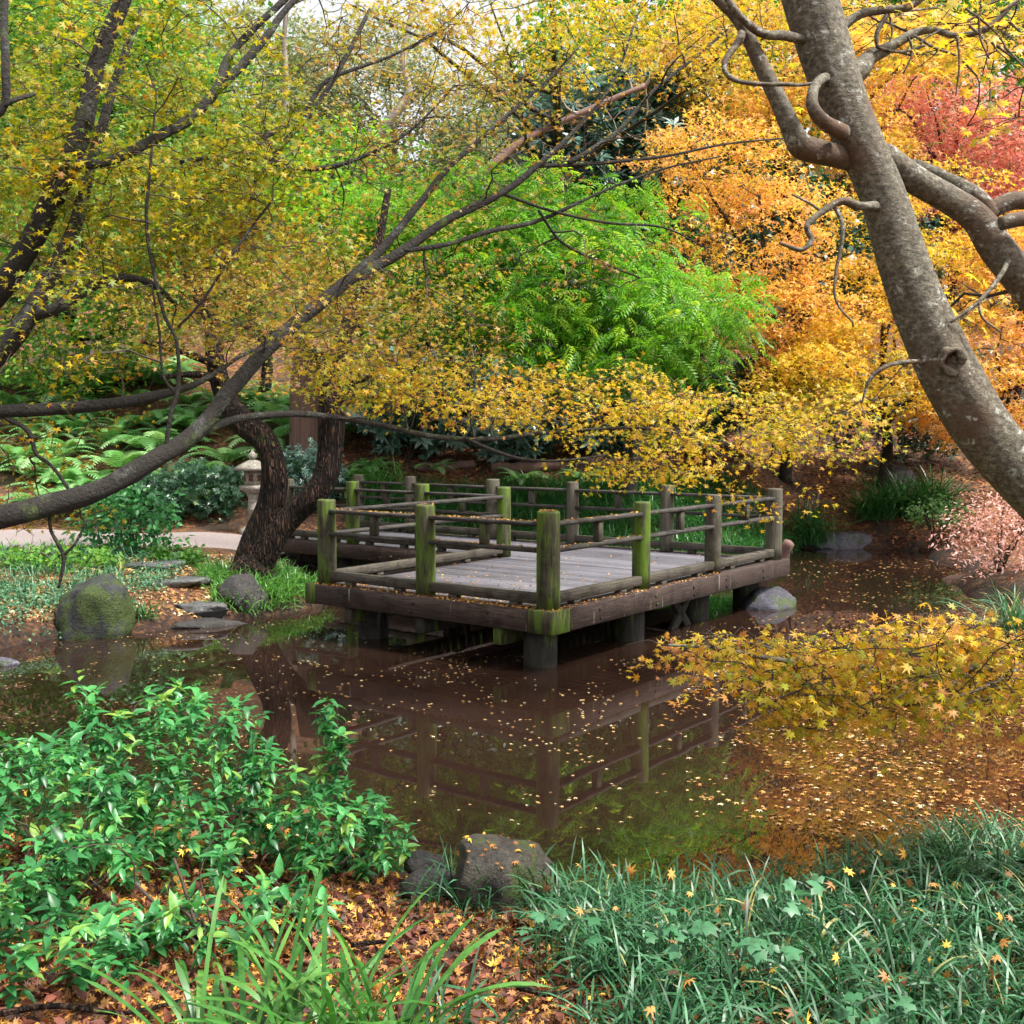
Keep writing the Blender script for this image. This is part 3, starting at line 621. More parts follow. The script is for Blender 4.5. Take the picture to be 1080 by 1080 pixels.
ft.pxlimb([(354,400,fd,14),(330,370,fd-.2,12),(290,350,fd-.3,9),(250,345,fd-.4,6)]); ft.pxlimb([(352,420,fd,14),(390,395,fd-.2,10),(440,385,fd-.4,7),(500,380,fd-.6,4)])
ft.pxlimb([(228,385,fd,12),(195,372,fd-.2,9),(150,360,fd-.4,6)]); ft.pxlimb([(232,400,fd,14),(205,395,fd-.1,9),(170,398,fd-.2,6)])
fl = MB(); addreg(ft, fl, (310,340,150,75,12.5,16), 130, 26, .42, .042, MAPLE, .45, .25); addreg(ft, fl, (420,280,110,70,13,16), 60, 22, .42, .042, MAPLE, .35, .25)
addreg(ft, fl, (180,300,100,60,13,16), 50, 24, .42, .042, MAPLE, .4, .25)
tag(fl.build('foliage', M['maple_brown'], ft.o), kind='stuff'); ft.twigs()

# ---- big grey-barked maple on the right
rbp = G(1345, 960, .38); rt = Tree('leaning_maple_tree', (*rbp, float(H(*rbp))-.02), 'large leaning grey-barked maple with lichen spots and a knot hole, crossing the right side', bark='bark_near')
RD = 4.3
rt.pxlimb([(1350,980,RD,96),(1330,860,RD,82),(1262,705,RD,72),(1180,605,RD,66),(1110,535,RD,62),(1045,463,RD,60),(1006,400,RD,60),(980,345,RD,56),(958,290,RD,51),(930,205,RD,47),(905,148,RD,48),(886,100,RD,49),(868,45,RD,52),(855,0,RD,54),(835,-80,RD,56)], name='trunk', n=80, rough=.03, ridge=.006, sub=12)
rt.pxlimb([(930,178,RD,26),(895,168,RD,24),(862,160,RD-.05,25),(845,153,RD-.08,25),(836,138,RD-.1,21),(818,100,RD-.1,18),(798,58,RD-.1,15),(778,20,RD-.1,13),(750,-10,RD-.1,12),(720,-50,RD-.1,10)], rough=.05, n=14)
rt.pxlimb([(870,50,RD,12),(847,43,RD-.05,10),(825,36,RD-.1,10),(800,32,RD-.15,9),(778,14,RD-.2,8),(762,-10,RD-.2,7)], rough=.06, wig=.006)
rt.pxlimb([(782,28,RD-.1,9),(777,42,RD-.15,8),(764,68,RD-.2,6),(772,84,RD-.2,5),(800,90,RD-.2,4.5),(840,91,RD-.2,4),(856,88,RD-.2,3)], rough=.08, wig=.006)
rt.pxlimb([(890,140,RD-.1,16),(870,130,RD-.2,15),(857,113,RD-.24,13),(857,96,RD-.22,11),(866,84,RD-.12,10),(880,78,RD,9)], rough=.08)
rt.pxlimb([(930,165,RD,30),(965,190,RD+.05,28),(1000,210,RD+.1,28),(1030,230,RD+.1,31),(1052,262,RD+.1,35),(1085,302,RD+.1,37),(1140,370,RD+.1,44),(1215,490,RD+.1,50),(1290,640,RD+.08,56),(1335,800,RD+.04,64),(1350,960,RD,80)], rough=.03, n=18)
rt.pxlimb([(952,173,RD+.1,10),(972,177,RD+.15,14),(1000,190,RD+.15,16),(1030,207,RD+.1,18),(1046,228,RD+.1,22)], rough=.05)
rt.pxlimb([(1045,222,RD+.1,18),(1065,213,RD+.1,19),(1090,208,RD+.1,18),(1150,180,RD+.2,14),(1230,120,RD+.3,9),(1320,60,RD+.4,4)]); rt.pxlimb([(1055,236,RD,14),(1075,231,RD,15),(1095,233,RD,15),(1160,250,RD-.1,11),(1240,235,RD-.2,7),(1320,190,RD-.3,3)])
rt.pxlimb([(878,90,RD,22),(895,80,RD+.05,22),(908,72,RD+.1,21),(917,62,RD+.14,17),(933,53,RD+.15,13),(960,35,RD+.2,9),(982,32,RD+.2,7),(1007,40,RD+.2,6),(1040,30,RD+.2,6),(1072,2,RD+.2,5)], rough=.08, wig=.006)
rt.pxlimb([(878,38,RD+.05,12),(893,25,RD+.1,10),(910,14,RD+.1,9),(935,10,RD+.1,8),(960,7,RD+.1,7),(980,-8,RD+.1,6)], rough=.08)
rt.pxlimb([(935,16,RD+.1,5),(925,35,RD+.1,5),(925,50,RD+.1,3)]); rt.pxlimb([(960,35,RD+.2,3),(985,50,RD+.2,3),(1010,60,RD+.2,2.5),(1030,80,RD+.2,2)])
rt.pxlimb([(925,50,RD+.1,3),(950,55,RD+.15,3),(975,48,RD+.2,3)])
rt.pxlimb([(935,218,RD,10),(920,217,RD-.08,9),(905,216,RD-.13,9),(890,213,RD-.18,8),(872,224,RD-.2,7),(852,238,RD-.22,6),(855,252,RD-.22,6),(843,262,RD-.22,5),(822,256,RD-.22,3)], rough=.12, wig=.006)
rt.pxlimb([(880,216,RD-.18,5),(890,240,RD-.2,4.5),(884,285,RD-.2,3.5),(882,320,RD-.2,2.5),(900,345,RD-.2,2)], rough=.08, wig=.006)
rt.pxlimb([(870,226,RD-.2,3.5),(855,215,RD-.2,3),(835,205,RD-.2,2)])
rt.pxlimb([(1068,262,RD+.1,7),(1062,278,RD+.03,6),(1050,298,RD-.05,5),(1030,320,RD-.1,4),(1003,340,RD-.1,3)]); rt.pxlimb([(1032,318,RD-.1,3),(1036,335,RD-.1,2.5),(1055,350,RD-.1,2)])
rt.pxlimb([(995,384,RD,5),(980,382,RD-.04,4),(958,383,RD-.1,5),(935,388,RD-.15,5),(918,400,RD-.15,4),(908,425,RD-.15,2)], wig=.006)
for tw in range(14):
    x0 = random.uniform(930,1075); y0_ = random.uniform(5,50); an = random.uniform(-1.2,1.9); L_ = random.uniform(25,70)
    rt.pxlimb([(x0,y0_,RD+.15,3),(x0+L_*.5*math.cos(an)+random.uniform(-8,8),y0_+L_*.5*math.sin(an),RD+.15,2.2),(x0+L_*math.cos(an),y0_+L_*math.sin(an)+random.uniform(-8,8),RD+.15,1.5)], n=5)
rl = MB()
addreg(rt, rl, (1000,25,100,40,4.3,6.0), 34, 14, .2, .036, MAPLE7, .55, .22); addreg(rt, rl, (870,70,50,60,4.6,6), 6, 10, .18, .036, MAPLE7, .5, .2)
addreg(rt, rl, (1050,120,50,60,4.6,6), 7, 9, .18, .036, MAPLE7, .4, .2); addreg(rt, rl, (1040,330,50,40,4.6,5.6), 5, 10, .18, .036, MAPLE7, .5, .2)
addreg(rt, rl, (920,440,50,25,4.8,5.6), 3, 8, .14, .035, MAPLE7, .6, .2)
tag(rl.build('foliage', M['maple_gold'], rt.o), kind='stuff'); rt.twigs()
# knot: callus ring with a hollow
kc = W(1004, 380, RD-.116); kn = MB(); kx = norm(A(1,-.15,.2)[None])[0]; kz = norm(A(.0,-.25,1)[None])[0]; kz = norm((kz-kx*np.dot(kx,kz))[None])[0]
a = np.linspace(0, 2*math.pi, 33)
ringp = kc + np.outer(np.cos(a)*.034*(1+.15*np.sin(a*2+1)), kx) + np.outer(np.sin(a)*.043*(1+.12*np.sin(a*3)), kz)
tube(kn, ringp, .0135*(1+.3*np.sin(a*3+1)), 12, .1, 3, cap=False); kno = kn.build('knot', M['bark_near'], rt.o)
hm = MB(); fwd = norm(np.cross(kz, kx)[None])[0]; gr = []
for i_ in range(8):
    for j_ in range(24):
        rr_ = i_/7*.038; aa = j_/24*6.283; gr.append(kc + kx*rr_*math.cos(aa)+kz*rr_*1.15*math.sin(aa) + fwd*0 + A(0,1,0)*(.0+.012*(1-(i_/7)**2)+random.uniform(-.01,.01)))
Qh = [[i_*24+j_, i_*24+(j_+1)%24, (i_+1)*24+(j_+1)%24, (i_+1)*24+j_] for i_ in range(7) for j_ in range(24)]
hm.add(gr, Qh); hm.build('hollow', M['hollow'], kno)

# ---- yellow maple bough reaching in low from the right
yb = A(5.2, 6.1); zt = float(H(*yb)); yt = Tree('small_maple_tree', (*yb, zt), 'low bough of yellow maple leaves reaching over the water from the right edge', bark='bark_grey')
tp = catmull(np.array([[*yb,zt-.1],[5.0,6.0,.9],[4.6,5.8,1.5],[4.2,5.6,2.0]])); yt.limb(tp, np.linspace(.09,.04,len(tp)), name='trunk')
tp = catmull(np.array([[5.0,6.0,1.1],[4.0,5.6,1.25],[3.0,5.3,1.2],W(1080,700,5.1),W(960,704,5.0),W(850,700,4.95),W(760,685,4.9),W(705,680,4.9)])); yt.limb(tp, np.linspace(.035,.004,len(tp)), n=8)
for s_ in ([(1060,702,5.1,6),(1000,680,5.3,4),(920,665,5.5,3)],[(1030,705,5.1,5),(980,735,4.8,4),(910,755,4.6,2.5)],[(900,702,4.95,4),(850,725,4.8,3),(800,745,4.7,2)],[(1080,700,5.1,5),(1050,720,4.9,4),(1010,735,4.7,2)],[(860,700,4.9,3),(800,680,5.1,2.5),(740,672,5.2,2)]): yt.pxlimb(s_, n=6)
yl = MB()
for reg, n_, tn in (((1010,700,90,42,4.4,5.7),46,.45),((915,712,75,46,4.4,5.7),48,.42),((850,735,60,35,4.5,5.2),26,.42),((820,690,75,20,4.6,5.5),28,.45),((735,682,40,14,4.7,5.2),9,.5),((985,665,60,18,4.9,5.7),18,.55),((1070,690,40,36,4.4,5.6),18,.42)):
    addreg(yt, yl, reg, int(n_*1.2), 23, .16, .026, MAPLE7, tn+.08, .26, thick=.035, droop=.45, sj=.5)
tag(yl.build('foliage', M['maple_yellow'], yt.o), kind='stuff'); yt.twigs()

# ------------------------------------------------------------------ background trees
def bgtree(name, label, base, crowns, leaf, size, mat, tint, per, bark='bark_dark', tr=.12, group=None, pad=(.55,.10), tj=.18, nb=7, stem=None, upb=.55, cat='tree', droop=.25):
    bx, by = base; bz = float(H(bx, by)); t_ = Tree(name, (bx, by, bz), label, cat, group, bark)
    top = crowns[0][0]
    P = catmull(np.array(stem if stem is not None else [[bx,by,bz-.15],[bx+.1,by,bz+(top[2]-bz)*.35],[(bx+top[0])/2,(by+top[1])/2,bz+(top[2]-bz)*.7],[top[0],top[1],top[2]+crowns[0][1][2]*.4]]))
    t_.limb(P, np.linspace(tr, tr*.2, len(P)), name='trunk', rough=.06, n=12)
    mb = MB(); allp = []
    for (c, r, npad) in crowns:
        u = norm(rng.normal(size=(npad,3)))*(rng.uniform(.15,1,npad)**.45)[:,None]; p = A(*c)+u*A(*r)
        lay = .55*pad[0]; p[:,2] = np.round(p[:,2]/lay)*lay+rng.normal(size=npad)*.06       # tiers
        allp.append(p)
    allp = np.concatenate(allp)
    k = rng.choice(len(allp), min(len(allp), nb), replace=False)
    for q in allp[k]:
        s_ = P[int(len(P)*rng.uniform(.35,.8))]; u = np.linspace(0,1,8)[:,None]; PP = s_*(1-u)+q*u + A(0,0,.25)*np.sin(u*3.14)*rng.uniform(-.5,1)+rng.normal(size=(8,3))*.04
        t_.limb(PP, np.linspace(tr*.4, .012, 8), n=7)
    sub = allp[rng.random(len(allp)) < .5]
    t_.grow(sub, r0=.02, r1=.005, n=4, nseg=4)
    m = per; disc_leaves(mb, allp, m, pad[0], pad[1], size, leaf, tint+rng.normal(size=len(allp))*.13, tj, upb=upb, droop=droop)
    tag(mb.build('crown', M[mat], t_.o), kind='stuff'); t_.twigs(); return t_

def cw(px, py, d): return tuple(W(px, py, d))
# lime-green tree in the middle
bgtree('walnut_tree', 'bright green tree with drooping feathery leaves in the centre behind the deck', (1.9,18.6), [(cw(590,300,17.6),(2.3,1.2,1.1),150),(cw(700,330,17.0),(1.3,1.0,1.0),75),(cw(470,240,18.4),(2.1,1.0,1.1),115),(cw(600,225,18.4),(1.9,1,.7),75),(cw(640,380,17.3),(1.5,.8,.5),40)], PINN, .27, 'lime', .6, 13, tr=.13, pad=(.42,.12), upb=.6)
# orange and gold maples on the right
bgtree('orange_maple_tree', 'orange maple right of centre, behind the far corner of the deck', (5.2,21.4), [(cw(800,250,19.5),(1.9,1.2,1.7),92),(cw(760,170,20),(1.5,1.1,.9),44),(cw(850,330,19),(1.6,1,.9),50)], TRI, .060, 'maple_orange', .45, 95, tr=.13, pad=(.5,.07))
bgtree('golden_maple_tree', 'golden maple spreading low over the reddish slope behind the leaning trunk', (7.0,21.2), [(cw(930,370,18.6),(1.7,1.1,1.0),66),(cw(985,260,19.5),(1.9,1.2,1.5),66),(cw(870,400,18.3),(1.1,.8,.5),36)], TRI, .060, 'maple_gold', .5, 95, tr=.13, pad=(.5,.07))
bgtree('golden_maple_tree', 'golden orange maple at the right edge above the pale pink shrub', (9.2,20.6), [(cw(1050,400,18.5),(1.3,1.0,1.2),60),(cw(1090,300,19),(1.5,1.1,1.5),60)], TRI, .062, 'maple_orange', .5, 90, tr=.12, pad=(.5,.07))
bgtree('red_maple_tree', 'pinkish red maple at the upper right behind the leaning trunk', (10.2,26.5), [(cw(1010,150,24.5),(2.5,1.3,1.8),170),(cw(1080,230,24),(1.5,1.2,1.6),80),(cw(950,110,25),(1.2,1,.9),40)], TRI, .075, 'maple_pink', .5, 75, tr=.16, pad=(.6,.09))
bgtree('tall_orange_maple_tree', 'tall orange maple whose high crown fills the upper right', (6.3,25.2), [(cw(800,60,22.5),(2.3,1.3,1.7),150),(cw(950,45,23),(1.9,1.3,.9),75),(cw(880,130,22.5),(1.6,1.2,1.2),75)], TRI, .072, 'maple_orange', .35, 70, tr=.17, pad=(.6,.09))
bgtree('yellow_maple_tree', 'tall yellow maple with a high open crown at the top centre', (1.2,24.6), [(cw(540,35,17),(2.5,1.2,.8),50),(cw(700,35,17),(1.6,1.1,.7),28),(cw(420,30,17.5),(1.3,1,.8),9)], TRI, .055, 'maple_yellow', .45, 50, tr=.14, pad=(.5,.09), stem=[[1.2,24.6,2.4],[1.0,23,4.5],[.8,20,7.0],[.6,17.4,8.6]])
# dark glossy rhododendrons
bgtree('rhododendron_tree', 'tall dark glossy-leaved rhododendron behind the bare maple twigs, upper centre', (2.6,24.6), [(cw(660,140,23),(1.9,1.3,1.7),120),(cw(580,170,23.5),(1.4,1.2,1.2),60),(cw(720,210,23),(1.0,1,1.5),50)], WHORLK, .24, 'blue_green', .5, 12, tr=.15, pad=(.5,.2), cat='tree')
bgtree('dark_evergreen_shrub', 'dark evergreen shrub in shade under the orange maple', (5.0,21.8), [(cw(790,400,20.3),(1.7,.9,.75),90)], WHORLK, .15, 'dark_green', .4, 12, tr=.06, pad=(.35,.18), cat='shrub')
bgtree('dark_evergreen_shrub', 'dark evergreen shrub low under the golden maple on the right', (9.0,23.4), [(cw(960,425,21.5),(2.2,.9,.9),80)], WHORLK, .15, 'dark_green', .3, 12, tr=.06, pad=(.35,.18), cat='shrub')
# left background greens
for (bx,by,cx,cyy,d,rx,rz,mat,tn,lab) in ((-8.8,23,60,300,22,2.6,2.6,'mid_green',.6,'leafy green tree at the far left behind the maple limbs'),(-5.0,22.5,220,250,21,2.3,2.0,'mid_green',.65,'fresh green tree on the left slope behind the forked tree'),
     (-2.9,22,350,230,20.5,1.8,1.7,'lime',.7,'bright lime-green tree between the forked tree and the centre'),(-1.0,21.4,440,300,19.3,2.1,1.5,'lime',.75,'airy lime-green tree just above the walkway'),(-10.5,29,80,90,28,4.2,4.0,'mid_green',.7,'tall green tree filling the upper left corner'),
     (-6.6,33,270,120,32,3.0,3.2,'pale_green',.5,'pale grey-green tree against the white sky at the upper left'),(-3.2,34,410,130,33,3.8,3.2,'pale_green',.5,'pale grey-green tree against the white sky at the top left of centre')):
    bgtree('leafy_tree', lab, (bx,by), [(cw(cx,cyy,d),(rx,1.4,rz),int(30*rx*rz))], KITE, .13, mat, tn, 60, tr=.14, pad=(.5,.16), bark='bark_pale' if mat=='pale_green' else 'bark_dark')
# large-leaved shrubs and hostas behind the deck
def shrub(name, label, px, py, d, rx, ry, rz, n, leaf, size, mat, tint, per=6, group=None, pad=(.22,.08), stems=6):
    c = W(px, py, d); b = (c[0], c[1]+.1); bz = float(H(*b)); s_ = Tree(name, (*b, bz), label, 'shrub', group, 'twig')
    for _ in range(stems):
        q = A(c[0]+rng.uniform(-.6,.6)*rx, c[1]+rng.uniform(-.4,.4)*ry, max(c[2]+rng.uniform(-.3,.6)*rz, bz+.15)); u = np.linspace(0,1,6)[:,None]
        P = A(*b,bz-.05)*(1-u)+q*u+A(0,0,.1)*np.sin(u*3.1)+rng.normal(size=(6,3))*.01; s_.limb(P, np.linspace(.02,.006,6), name='stem', n=6)
    u = norm(rng.normal(size=(n,3)))*(rng.uniform(.3,1,n)**.4)[:,None]; p = A(*c)+u*A(rx,ry,rz); p[:,2] = np.maximum(p[:,2], H(p[:,0],p[:,1])+.06)
    mb = MB(); disc_leaves(mb, p, per, pad[0], pad[1], size, leaf, tint+rng.normal(size=n)*.12, .18, upb=.5)
    tag(mb.build('foliage', M[mat], s_.o), kind='stuff'); return s_
for k_, (px,py,d,rx,rz) in enumerate(((430,440,20.4,1.1,.6),(530,448,20.2,1.1,.55),(640,440,20.4,1.2,.6),(730,430,20.8,1.0,.6),(480,405,21.5,1.3,.6),(600,400,21.5,1.4,.6),(380,400,21.5,1.0,.7))):
    shrub('broadleaf_shrub', ['broad-leaved shrub with large bluish leaves behind the walkway, next to the forked tree','broad-leaved bluish shrub behind the middle of the walkway rail','broad-leaved bluish shrub behind the yellow spray, right of centre','broad-leaved bluish shrub at the right end of the row behind the deck','higher broad-leaved shrub on the slope above the walkway','higher broad-leaved shrub on the slope under the lime-green tree','broad-leaved shrub on the slope just right of the redwood trunk'][k_], px,py,d,rx,.6,rz,int(70*rx), WHORL, .23, 'blue_green', .6, 3, 'broad-leaved shrubs on the slope behind the deck')
# hedges by the path
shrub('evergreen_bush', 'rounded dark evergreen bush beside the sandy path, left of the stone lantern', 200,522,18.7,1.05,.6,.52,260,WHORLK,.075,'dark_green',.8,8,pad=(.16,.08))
shrub('evergreen_bush', 'bluish evergreen bush between the lantern and the walkway, behind the forked trunk', 325,508,18.6,.55,.5,.55,150,WHORLK,.075,'blue_green',.6,8,pad=(.16,.08))
shrub('path_shrub', 'loose green shrub in front of the sandy path on the left bank', 135,555,14.3,.65,.4,.45,130,OV,.085,'glossy_green',.4,10,pad=(.16,.1))
shrub('path_shrub', 'low leafy shrub behind the mossy boulder at the left bank', 60,600,13.2,.7,.4,.22,100,OV,.07,'mid_green',.5,10,pad=(.16,.08))
shrub('low_shrub', 'low dark leafy plant beside the stone steps', 190,592,14.0,.35,.25,.16,50,OV,.07,'mid_green',.3,10,pad=(.14,.06))
shrub('pink_shrub', 'shrub with pale pink and orange autumn leaves hanging over the water at the right edge', 1060,568,14.5,.8,.55,.52,300,OVN,.06,'azalea',.4,8,pad=(.2,.13),stems=7)
shrub('low_shrub', 'clipped grey-green low bush on the far bank near the reddish slope', 990,540,19.0,.6,.3,.25,60,OV,.07,'fern',.3,8,pad=(.14,.06))

# redwood trunk and far trunks
def trunk_only(name, label, base, pts, r0, r1, bark, group=None):
    t_ = Tree(name, (*base, float(H(*base))), label, 'tree', group, bark); P = catmull(np.array([[*base, float(H(*base))-.2]]+pts), 8); t_.limb(P, np.linspace(r0, r1, len(P)), name='trunk', n=24, rough=.05); return t_
b_ = W(326, 470, 20.5)[:2]; rw = trunk_only('redwood_tree', 'broad pinkish brown redwood trunk standing behind the forked tree', b_, [[b_[0],b_[1],2.2],[b_[0],b_[1],2.9],[b_[0]+.05,b_[1],3.5]], .36,.32,'bark_redwood')
def leaner(lab, spec, bark='bark_redwood'):
    P0 = W(*spec[0][:3]); bx, by = P0[0]-.3, P0[1]+2.2; t_ = Tree('bare_tree', (bx,by,float(H(bx,by))), lab, 'tree', None, bark)
    s_ = MB(); P, R = limbpts(spec); P = np.vstack([catmull(np.array([[bx-.2,by,float(H(bx,by))-.1],[bx-.1,by,(P[0][2]+float(H(bx,by)))/2],P[0]]),5)[:-1], P]); R = np.concatenate([np.full(len(P)-len(R), R[0]*1.1), R])
    t_.limb(P, R, name='trunk', n=14, rough=.08); return t_
for lab, spec in (('smooth pinkish leaning trunk in the middle distance, left of centre', [(452,228,19,15),(480,208,19,13),(520,175,19.2,11),(550,150,19.4,9),(600,125,19.6,7),(680,90,20,5)]),
        ('slender pale bare trunk against the sky, upper left of centre', [(395,150,24,11),(405,135,24,10),(430,100,24,8),(425,60,24,7),(440,-10,24,5)]),
        ('thin pale upright trunk near the white sky at the upper left', [(300,140,26,7),(302,90,26,6),(300,40,26,5),(306,-30,26,4)])):
    t_ = leaner(lab, spec, 'bark_redwood' if 'pink' in lab else 'bark_pale')
    T_ = np.array(t_.n)[-8:]; t_.grow(T_[rng.integers(0,8,14)]+rng.normal(size=(14,3))*A(.9,.5,.9), r0=.03, r1=.008); t_.twigs('bark_pale')
t_ = leaner('twisted dark trunk with spreading limbs below the lime-green tree', [(575,385,18.2,12),(580,372,18.2,12),(610,372,18.1,10),(635,378,18,9),(650,350,18,6)], 'bark_dark')
t_.pxlimb([(578,378,18.2,9),(560,372,18.2,7),(535,366,18.2,5)]); t_.pxlimb([(640,380,18,4),(655,340,18,4),(650,300,18,3)]); t_.pxlimb([(632,378,18,4),(636,330,18,3),(620,290,18,2)])

# far woodland closing the view
wd = MB()
def wood(n, x0, x1, y0, y1, ztop, size, tint, mb):
    p = np.stack([rng.uniform(x0,x1,n), rng.uniform(y0,y1,n), np.zeros(n)],1); g_ = H(p[:,0],p[:,1]); p[:,2] = g_ + rng.uniform(0,1,n)*(ztop(p[:,0])-g_)
    disc_leaves(mb, p, 26, .9, .5, size, KITE, np.clip(tint+.25*np.sin(p[:,0]*.9+p[:,2]*.8)+rng.normal(size=n)*.08,0,1), .15, upb=.3)
def ztop(x):
    xn = x/37*F+540       # sideways position of the gaps in the wood
    t_ = 18-12*np.exp(-((xn-235)/45)**2)-9.5*np.exp(-((xn-400)/80)**2)-5*np.exp(-((xn-520)/60)**2)
    return t_
wood(4200, -26, 26, 35, 42, ztop, .30, .35, wd); tag(wd.build('woodland', M['mid_green']), 'dense green woodland closing the view beyond the trees', 'woodland', kind='stuff')
wd = MB(); wood(700, 3, 24, 29, 33, lambda x: 9+0*x, .26, .3, wd); wood(260, -3, 4, 27, 30, lambda x: 6.0+0*x, .22, .3, wd)
tag(wd.build('undergrowth', M['dark_green']), 'dark evergreen undergrowth on the hill behind the orange maples', 'undergrowth', kind='stuff')

# ------------------------------------------------------------------ ferns
def fern_mesh(seed):
    r = np.random.default_rng(seed); V=[];Q=[];T=[]
    for f in range(11):
        az = f/11*6.283+r.uniform(-.3,.3); L = r.uniform(.65,1.0); e0 = r.uniform(.7,1.2); n=20
        s = np.linspace(0,1,n); ang = e0-1.7*s**1.3; st = L/n
        rad = np.cumsum(np.cos(ang))*st; z = np.cumsum(np.sin(ang))*st
        P = np.stack([rad*math.cos(az), rad*math.sin(az), z],1); side = A(-math.sin(az), math.cos(az), 0); tn = norm(np.gradient(P,axis=0)); ti = r.uniform(.2,.9)
        for i in range(2, n-1):
            l = .17*L*math.sin(math.pi*min(1,(i/n)*.92+.1))**.7
            for sg in (-1,1):
                d = norm((side*sg+tn[i]*.45)[None])[0]; w_ = tn[i]*.016; b = len(V); dn = A(0,0,-.25*l)
                V += [P[i]-w_, P[i]+d*l*.5-w_*1.1+dn*.3, P[i]+d*l+dn, P[i]+d*l*.5+w_*1.1+dn*.3, P[i]+w_]; T += [ti]*5
                Q.append([b,b+1,b+2,b+3]); Q.append([b,b+3,b+4,b+4])
    V = np.array(V); Q = np.array(Q); q4 = Q[0::2]; t3 = Q[1::2][:,:3]
    return MB().add(V, q4, t3, np.array(T))
fern_src = []
def place(src, loc, rz, sc, label, group):
    o = src.copy(); COL.objects.link(o); o.location = tuple(float(c) for c in loc); o.rotation_euler = (0,0,rz); o.scale = (sc,)*3; o['label'] = label; o['group'] = group; return o
spots = []
for _ in range(88): spots.append((random.uniform(-12.0,-3.0), random.uniform(18.5,23.5), random.uniform(.8,1.4), 'arching green fern on the left slope beyond the sandy path', 'ferns on the left slope'))
for _ in range(9): spots.append((random.uniform(-3.0,1.6), random.uniform(19.2,20.3), random.uniform(.55,.8), 'small fern at the foot of the broad-leaved shrubs behind the walkway', 'ferns behind the walkway'))
for k_, (x,y,sc,lab,grp) in enumerate(spots):
    loc = (x, y, float(H(x,y))-.03)
    if k_ < 4:
        o = fern_mesh(k_+3).build('fern', M['fern']); o.location = loc; o.scale = (sc,)*3; tag(o, lab, 'fern', grp); fern_src.append(o)
    else:
        place(fern_src[k_%4], loc, random.uniform(0,6.28), sc, lab, grp)

# ------------------------------------------------------------------ grasses
def blades(mb, pos, n_each, L, wd, spread=.5, seg=5, tint=.5, droop=1.5, jit=.03, tj=.2):
    N = len(pos)*n_each; p = np.repeat(pos, n_each, 0) + np.concatenate([rng.normal(size=(N,2))*jit, np.zeros((N,1))],1)
    az = rng.uniform(0,6.283,N); l = L*rng.uniform(.55,1.15,N); e0 = math.pi/2 - np.abs(rng.normal(size=N))*spread; dr = droop*rng.uniform(.3,1.2,N)
    s = np.linspace(0,1,seg+1); ang = e0[:,None]-dr[:,None]*s[None]**1.4
    st = (l/seg)[:,None]; rad = np.concatenate([np.zeros((N,1)), np.cumsum(np.cos(ang[:,1:])*st,1)],1); z = np.concatenate([np.zeros((N,1)), np.cumsum(np.sin(ang[:,1:])*st,1)],1)
    z = np.maximum(z, -.02)
    Cn = np.stack([np.cos(az),np.sin(az)],1); c = p[:,None,:]+np.concatenate([rad[...,None]*Cn[:,None], z[...,None]],2)
    sd_ = np.stack([-np.sin(az),np.cos(az),np.zeros(N)],1)[:,None]; tw = rng.uniform(-.6,.6,N)[:,None,None]; sd_ = sd_+np.array([0,0,1.])*tw
    wv = (wd/2*rng.uniform(.7,1.2,N))[:,None]*(np.array([.7]+[1.]*(seg-1)+[.05])[None] if seg>2 else np.array([1,.9,.05])[None])
    V = np.stack([c-sd_*wv[...,None], c+sd_*wv[...,None]],2).reshape(N,-1,3); k = 2*(seg+1)
    q = np.array([[2*i_,2*i_+1,2*i_+3,2*i_+2] for i_ in range(seg)]); Qq = (q[None]+(np.arange(N)*k)[:,None,None]).reshape(-1,4)
    mb.add(V.reshape(-1,3), Qq, None, np.repeat(np.clip(tint+rng.normal(size=N)*tj,0,1),k))
def scatter(n, poly, zoff=0., dmin=.02):
    """n ground points inside a plan polygon, on land"""
    poly = np.array(poly); lo_, hi_ = poly.min(0), poly.max(0); out_ = []
    while len(out_) < n:
        P = rng.uniform(lo_, hi_, (n*2,2)); ins = np.zeros(len(P), bool)
        for i_ in range(len(poly)):
            a_, b_ = poly[i_], poly[(i_+1)%len(poly)]
            ins ^= ((a_[1]>P[:,1])!=(b_[1]>P[:,1])) & (P[:,0] < (b_[0]-a_[0])*(P[:,1]-a_[1])/(b_[1]-a_[1]+1e-12)+a_[0])
        P = P[ins]; P = P[sdist(P[:,0],P[:,1]) > dmin]; out_ += list(P)
        if len(P) == 0: break
    P = np.array(out_[:n]); return np.column_stack([P, H(P[:,0],P[:,1])+zoff])
# mondo grass in the right foreground
gm = MB()
pg = scatter(1150, [(.30,2.9),(.18,3.6),(.12,4.2),(.10,4.75),(.9,4.7),(1.7,5.05),(2.8,5.7),(3.6,6.0),(3.6,2.9)])
blades(gm, pg, 14, .29, .0075, .75, 6, .5, 2.2, .035, .26)
pg = scatter(34, [(-.45,4.6),(-.3,4.9),(0,4.85),(.15,4.7),(.1,4.3),(-.2,4.4)]); blades(gm, pg, 9, .26, .006, .5, 6, .5, 1.6, .03)
tag(gm.build('mondo_grass', M['blade_teal']), 'blue-green mondo grass covering the right foreground bank', 'grass', kind='stuff')
